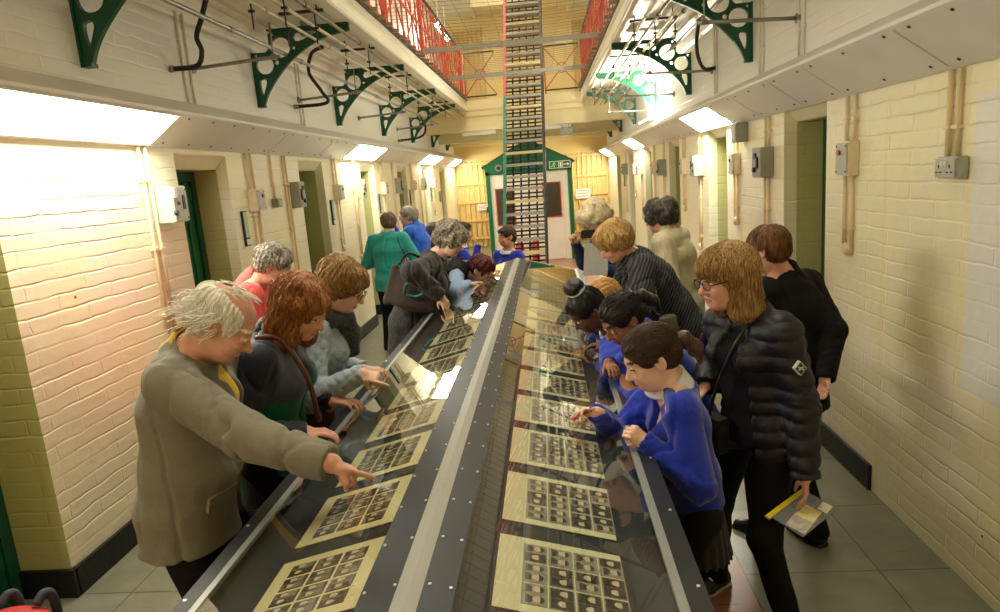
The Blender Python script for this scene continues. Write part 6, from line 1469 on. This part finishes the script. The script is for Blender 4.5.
k = f.arms['L']; c = k['sh']+(k['el']-k['sh'])*.42; n_ = unit(V3(.05, -1, .15)); tz = unit(V3(0, 0, 1)-n_*n_[2]); tx = np.cross(tz, n_); mb = MB(); c = c+n_*.096
for (r_, t_, mi) in ((.026, .004, 0), (.021, .006, 1)): 
    dv = [c+tx*r_*.8, c+tz*r_, c-tx*r_*.8, c-tz*r_]; mb.add([q-n_*.02 for q in dv]+[q+n_*t_ for q in dv], [(0, 1, 2, 3), (4, 5, 6, 7), (0, 1, 5, 4), (1, 2, 6, 5), (2, 3, 7, 6), (3, 0, 4, 7)], mi)
mb.obox(c+n_*.007, unit(tx+tz*.6), unit(tz-tx*.6), n_, .010, .003, .002, 0); mb.obox(c+n_*.007, unit(tx-tz*.6), unit(tz+tx*.6), n_, .010, .003, .002, 0)
mb.build('sleeve_badge', [mat('badge_silver', S(190, 186, 180), .4), M_blackp], f.root)
e = empty('crossbody_bag', (.62, 2.40, .92), 'thin dark strap and flat bag across the black quilted jacket', 'bag')
strap('strap', [f.c7+f.lat*.075+f.fw*.03+f.up*.03, f.c7+f.lat*.06+f.fw*.135-f.up*.08, f.c7+f.lat*-.02+f.fw*.165-f.up*.24, f.c7+f.lat*-.09+f.fw*.17-f.up*.40], .012, C_blk, e)
c = f.c7+f.lat*-.11+f.fw*.17-f.up*.46; mb = MB(); mb.obox(c, f.lat, f.fw, V3(0, 0, 1), .10, .025, .07); mb.build('pouch', C_blk, e)
# clear document wallet in her hand
fc = WW(804, 513, 2.40); e = empty('document_wallet', fc, 'clear plastic wallet with yellow edge and papers in the woman\'s hand', 'folder')
ax, n_ = unit(_r*.79+_u*.58+_f*.1), unit(-_f+_r*.25); ax = A3(ax); n_ = A3(n_); n_ = unit(n_-ax*n_.dot(ax)); ay = np.cross(n_, ax)
mb = MB(); mb.obox(fc, ax, ay, n_, .115, .062, .002); mb.build('plastic_sleeve', mat('clear_grey_plastic', S(120, 122, 126), .2, var=.1, scale=8), e)
mb = MB(); mb.obox(fc+ay*.066-ax*.004, ax, ay, n_, .125, .009, .004); mb.build('yellow_spine', mat('yellow_plastic', S(226, 200, 40), .4), e)
for (dx, dy, w_, h_, m_, nm) in ((.055, .018, .052, .036, mat('blue_leaflet', S(132, 148, 182), .6), 'blue_leaflet'), (-.055, -.020, .052, .034, mat('printed_leaflet', S(196, 184, 172), .6, var=.25, scale=50), 'printed_leaflet'), (.005, -.015, .040, .030, mat('cream_note', S(232, 222, 160), .7), 'cream_note'), (.082, -.022, .026, .028, M_signw, 'white_card')):
    mb = MB(); mb.obox(fc+ax*dx+ay*dy+n_*(.0035 if nm != 'cream_note' else .005), unit(ax+ay*.12), unit(ay-ax*.12), n_, w_, h_, .0012); mb.build(nm, m_, e)

# red and grey rucksack standing on the floor in the corner of the picture
rk = V3(-2.14, 2.14, 0); e = empty('rucksack', rk, 'red and dark grey rucksack on the floor beside the nearest doorway', 'rucksack')
b = Sd(.008); b.econe(rk+V3(0, 0, .12), rk+V3(0, 0, .36), (.15, .10), (.135, .085), V3(1, .3, 0), .04); b.disp.append(lambda P: .01*vnoise(P.astype(np.float32), 10, 3)); b.cut(rk+V3(0, 0, .004), V3(0, 0, -1), .01); put('main_compartment', b.mesh('main_compartment', M_bred), e)
b = Sd(.008); b.econe(rk+V3(.17, -.03, .10), rk+V3(.15, -.03, .33), (.05, .09), (.045, .07), V3(1, .3, 0), .03); b.cut(rk+V3(0, 0, .004), V3(0, 0, -1), .01); put('side_pocket', b.mesh('side_pocket', M_bgr), e)
for dx in (-.08, .07):
    mb = MB(); mb.tube(bez([rk+V3(dx, .05, .41), rk+V3(dx+.01, .09, .435), rk+V3(dx+.02, .115, .38), rk+V3(dx+.02, .11, .15)], 6), .018, 8); mb.build('shoulder_strap', M_bgr, e)
# ------------------------------------------------------------------ camera, light, view
cd = bpy.data.cameras.new('camera'); co = bpy.data.objects.new('camera', cd); COL.objects.link(co)
cd.sensor_width = 36.; cd.sensor_fit = 'HORIZONTAL'; cd.lens = FPX*36/1000.; cd.clip_start = .05; cd.clip_end = 200
rot = Matrix((_r, _f, _u))                      # world <- camera
co.matrix_world = Matrix.Translation((0, 0, CAMH)) @ rot.to_4x4()
sc.camera = co
w = bpy.data.worlds.new('world'); sc.world = w; w.use_nodes = True
w.node_tree.nodes['Background'].inputs[0].default_value = (1.0, .96, .82, 1); w.node_tree.nodes['Background'].inputs[1].default_value = .2
def area(name, loc, rot, sx, sy, energy, c=(1., .96, .78)):
    l = bpy.data.lights.new(name, 'AREA'); l.shape = 'RECTANGLE'; l.size = sx; l.size_y = sy; l.energy = energy; l.color = c
    o = bpy.data.objects.new(name, l); COL.objects.link(o); o.location = loc; o.rotation_euler = rot; return o
# unseen area lamps added below the closed ceiling as general fill for the hall
area('overhead_fill_light', (-.36, 4, 8.5), (0, 0, 0), 2.2, 6, 240)
area('overhead_fill_light', (-.36, 12, 8.5), (0, 0, 0), 2.2, 6, 130)
vs = sc.view_settings; sc.display_settings.display_device = 'sRGB'
vs.view_transform = 'Standard'; vs.look = 'None'; vs.exposure = 0.72; vs.gamma = 1.0; vs.use_curve_mapping = False
try:
    sc.cycles.use_denoising = True; sc.cycles.denoiser = 'OPENIMAGEDENOISE'
    sc.cycles.max_bounces = 8; sc.cycles.diffuse_bounces = 4; sc.cycles.glossy_bounces = 4; sc.cycles.transparent_max_bounces = 12
    sc.cycles.sample_clamp_indirect = 6.0; sc.cycles.caustics_reflective = False; sc.cycles.caustics_refractive = False
except Exception as ex: print(ex)
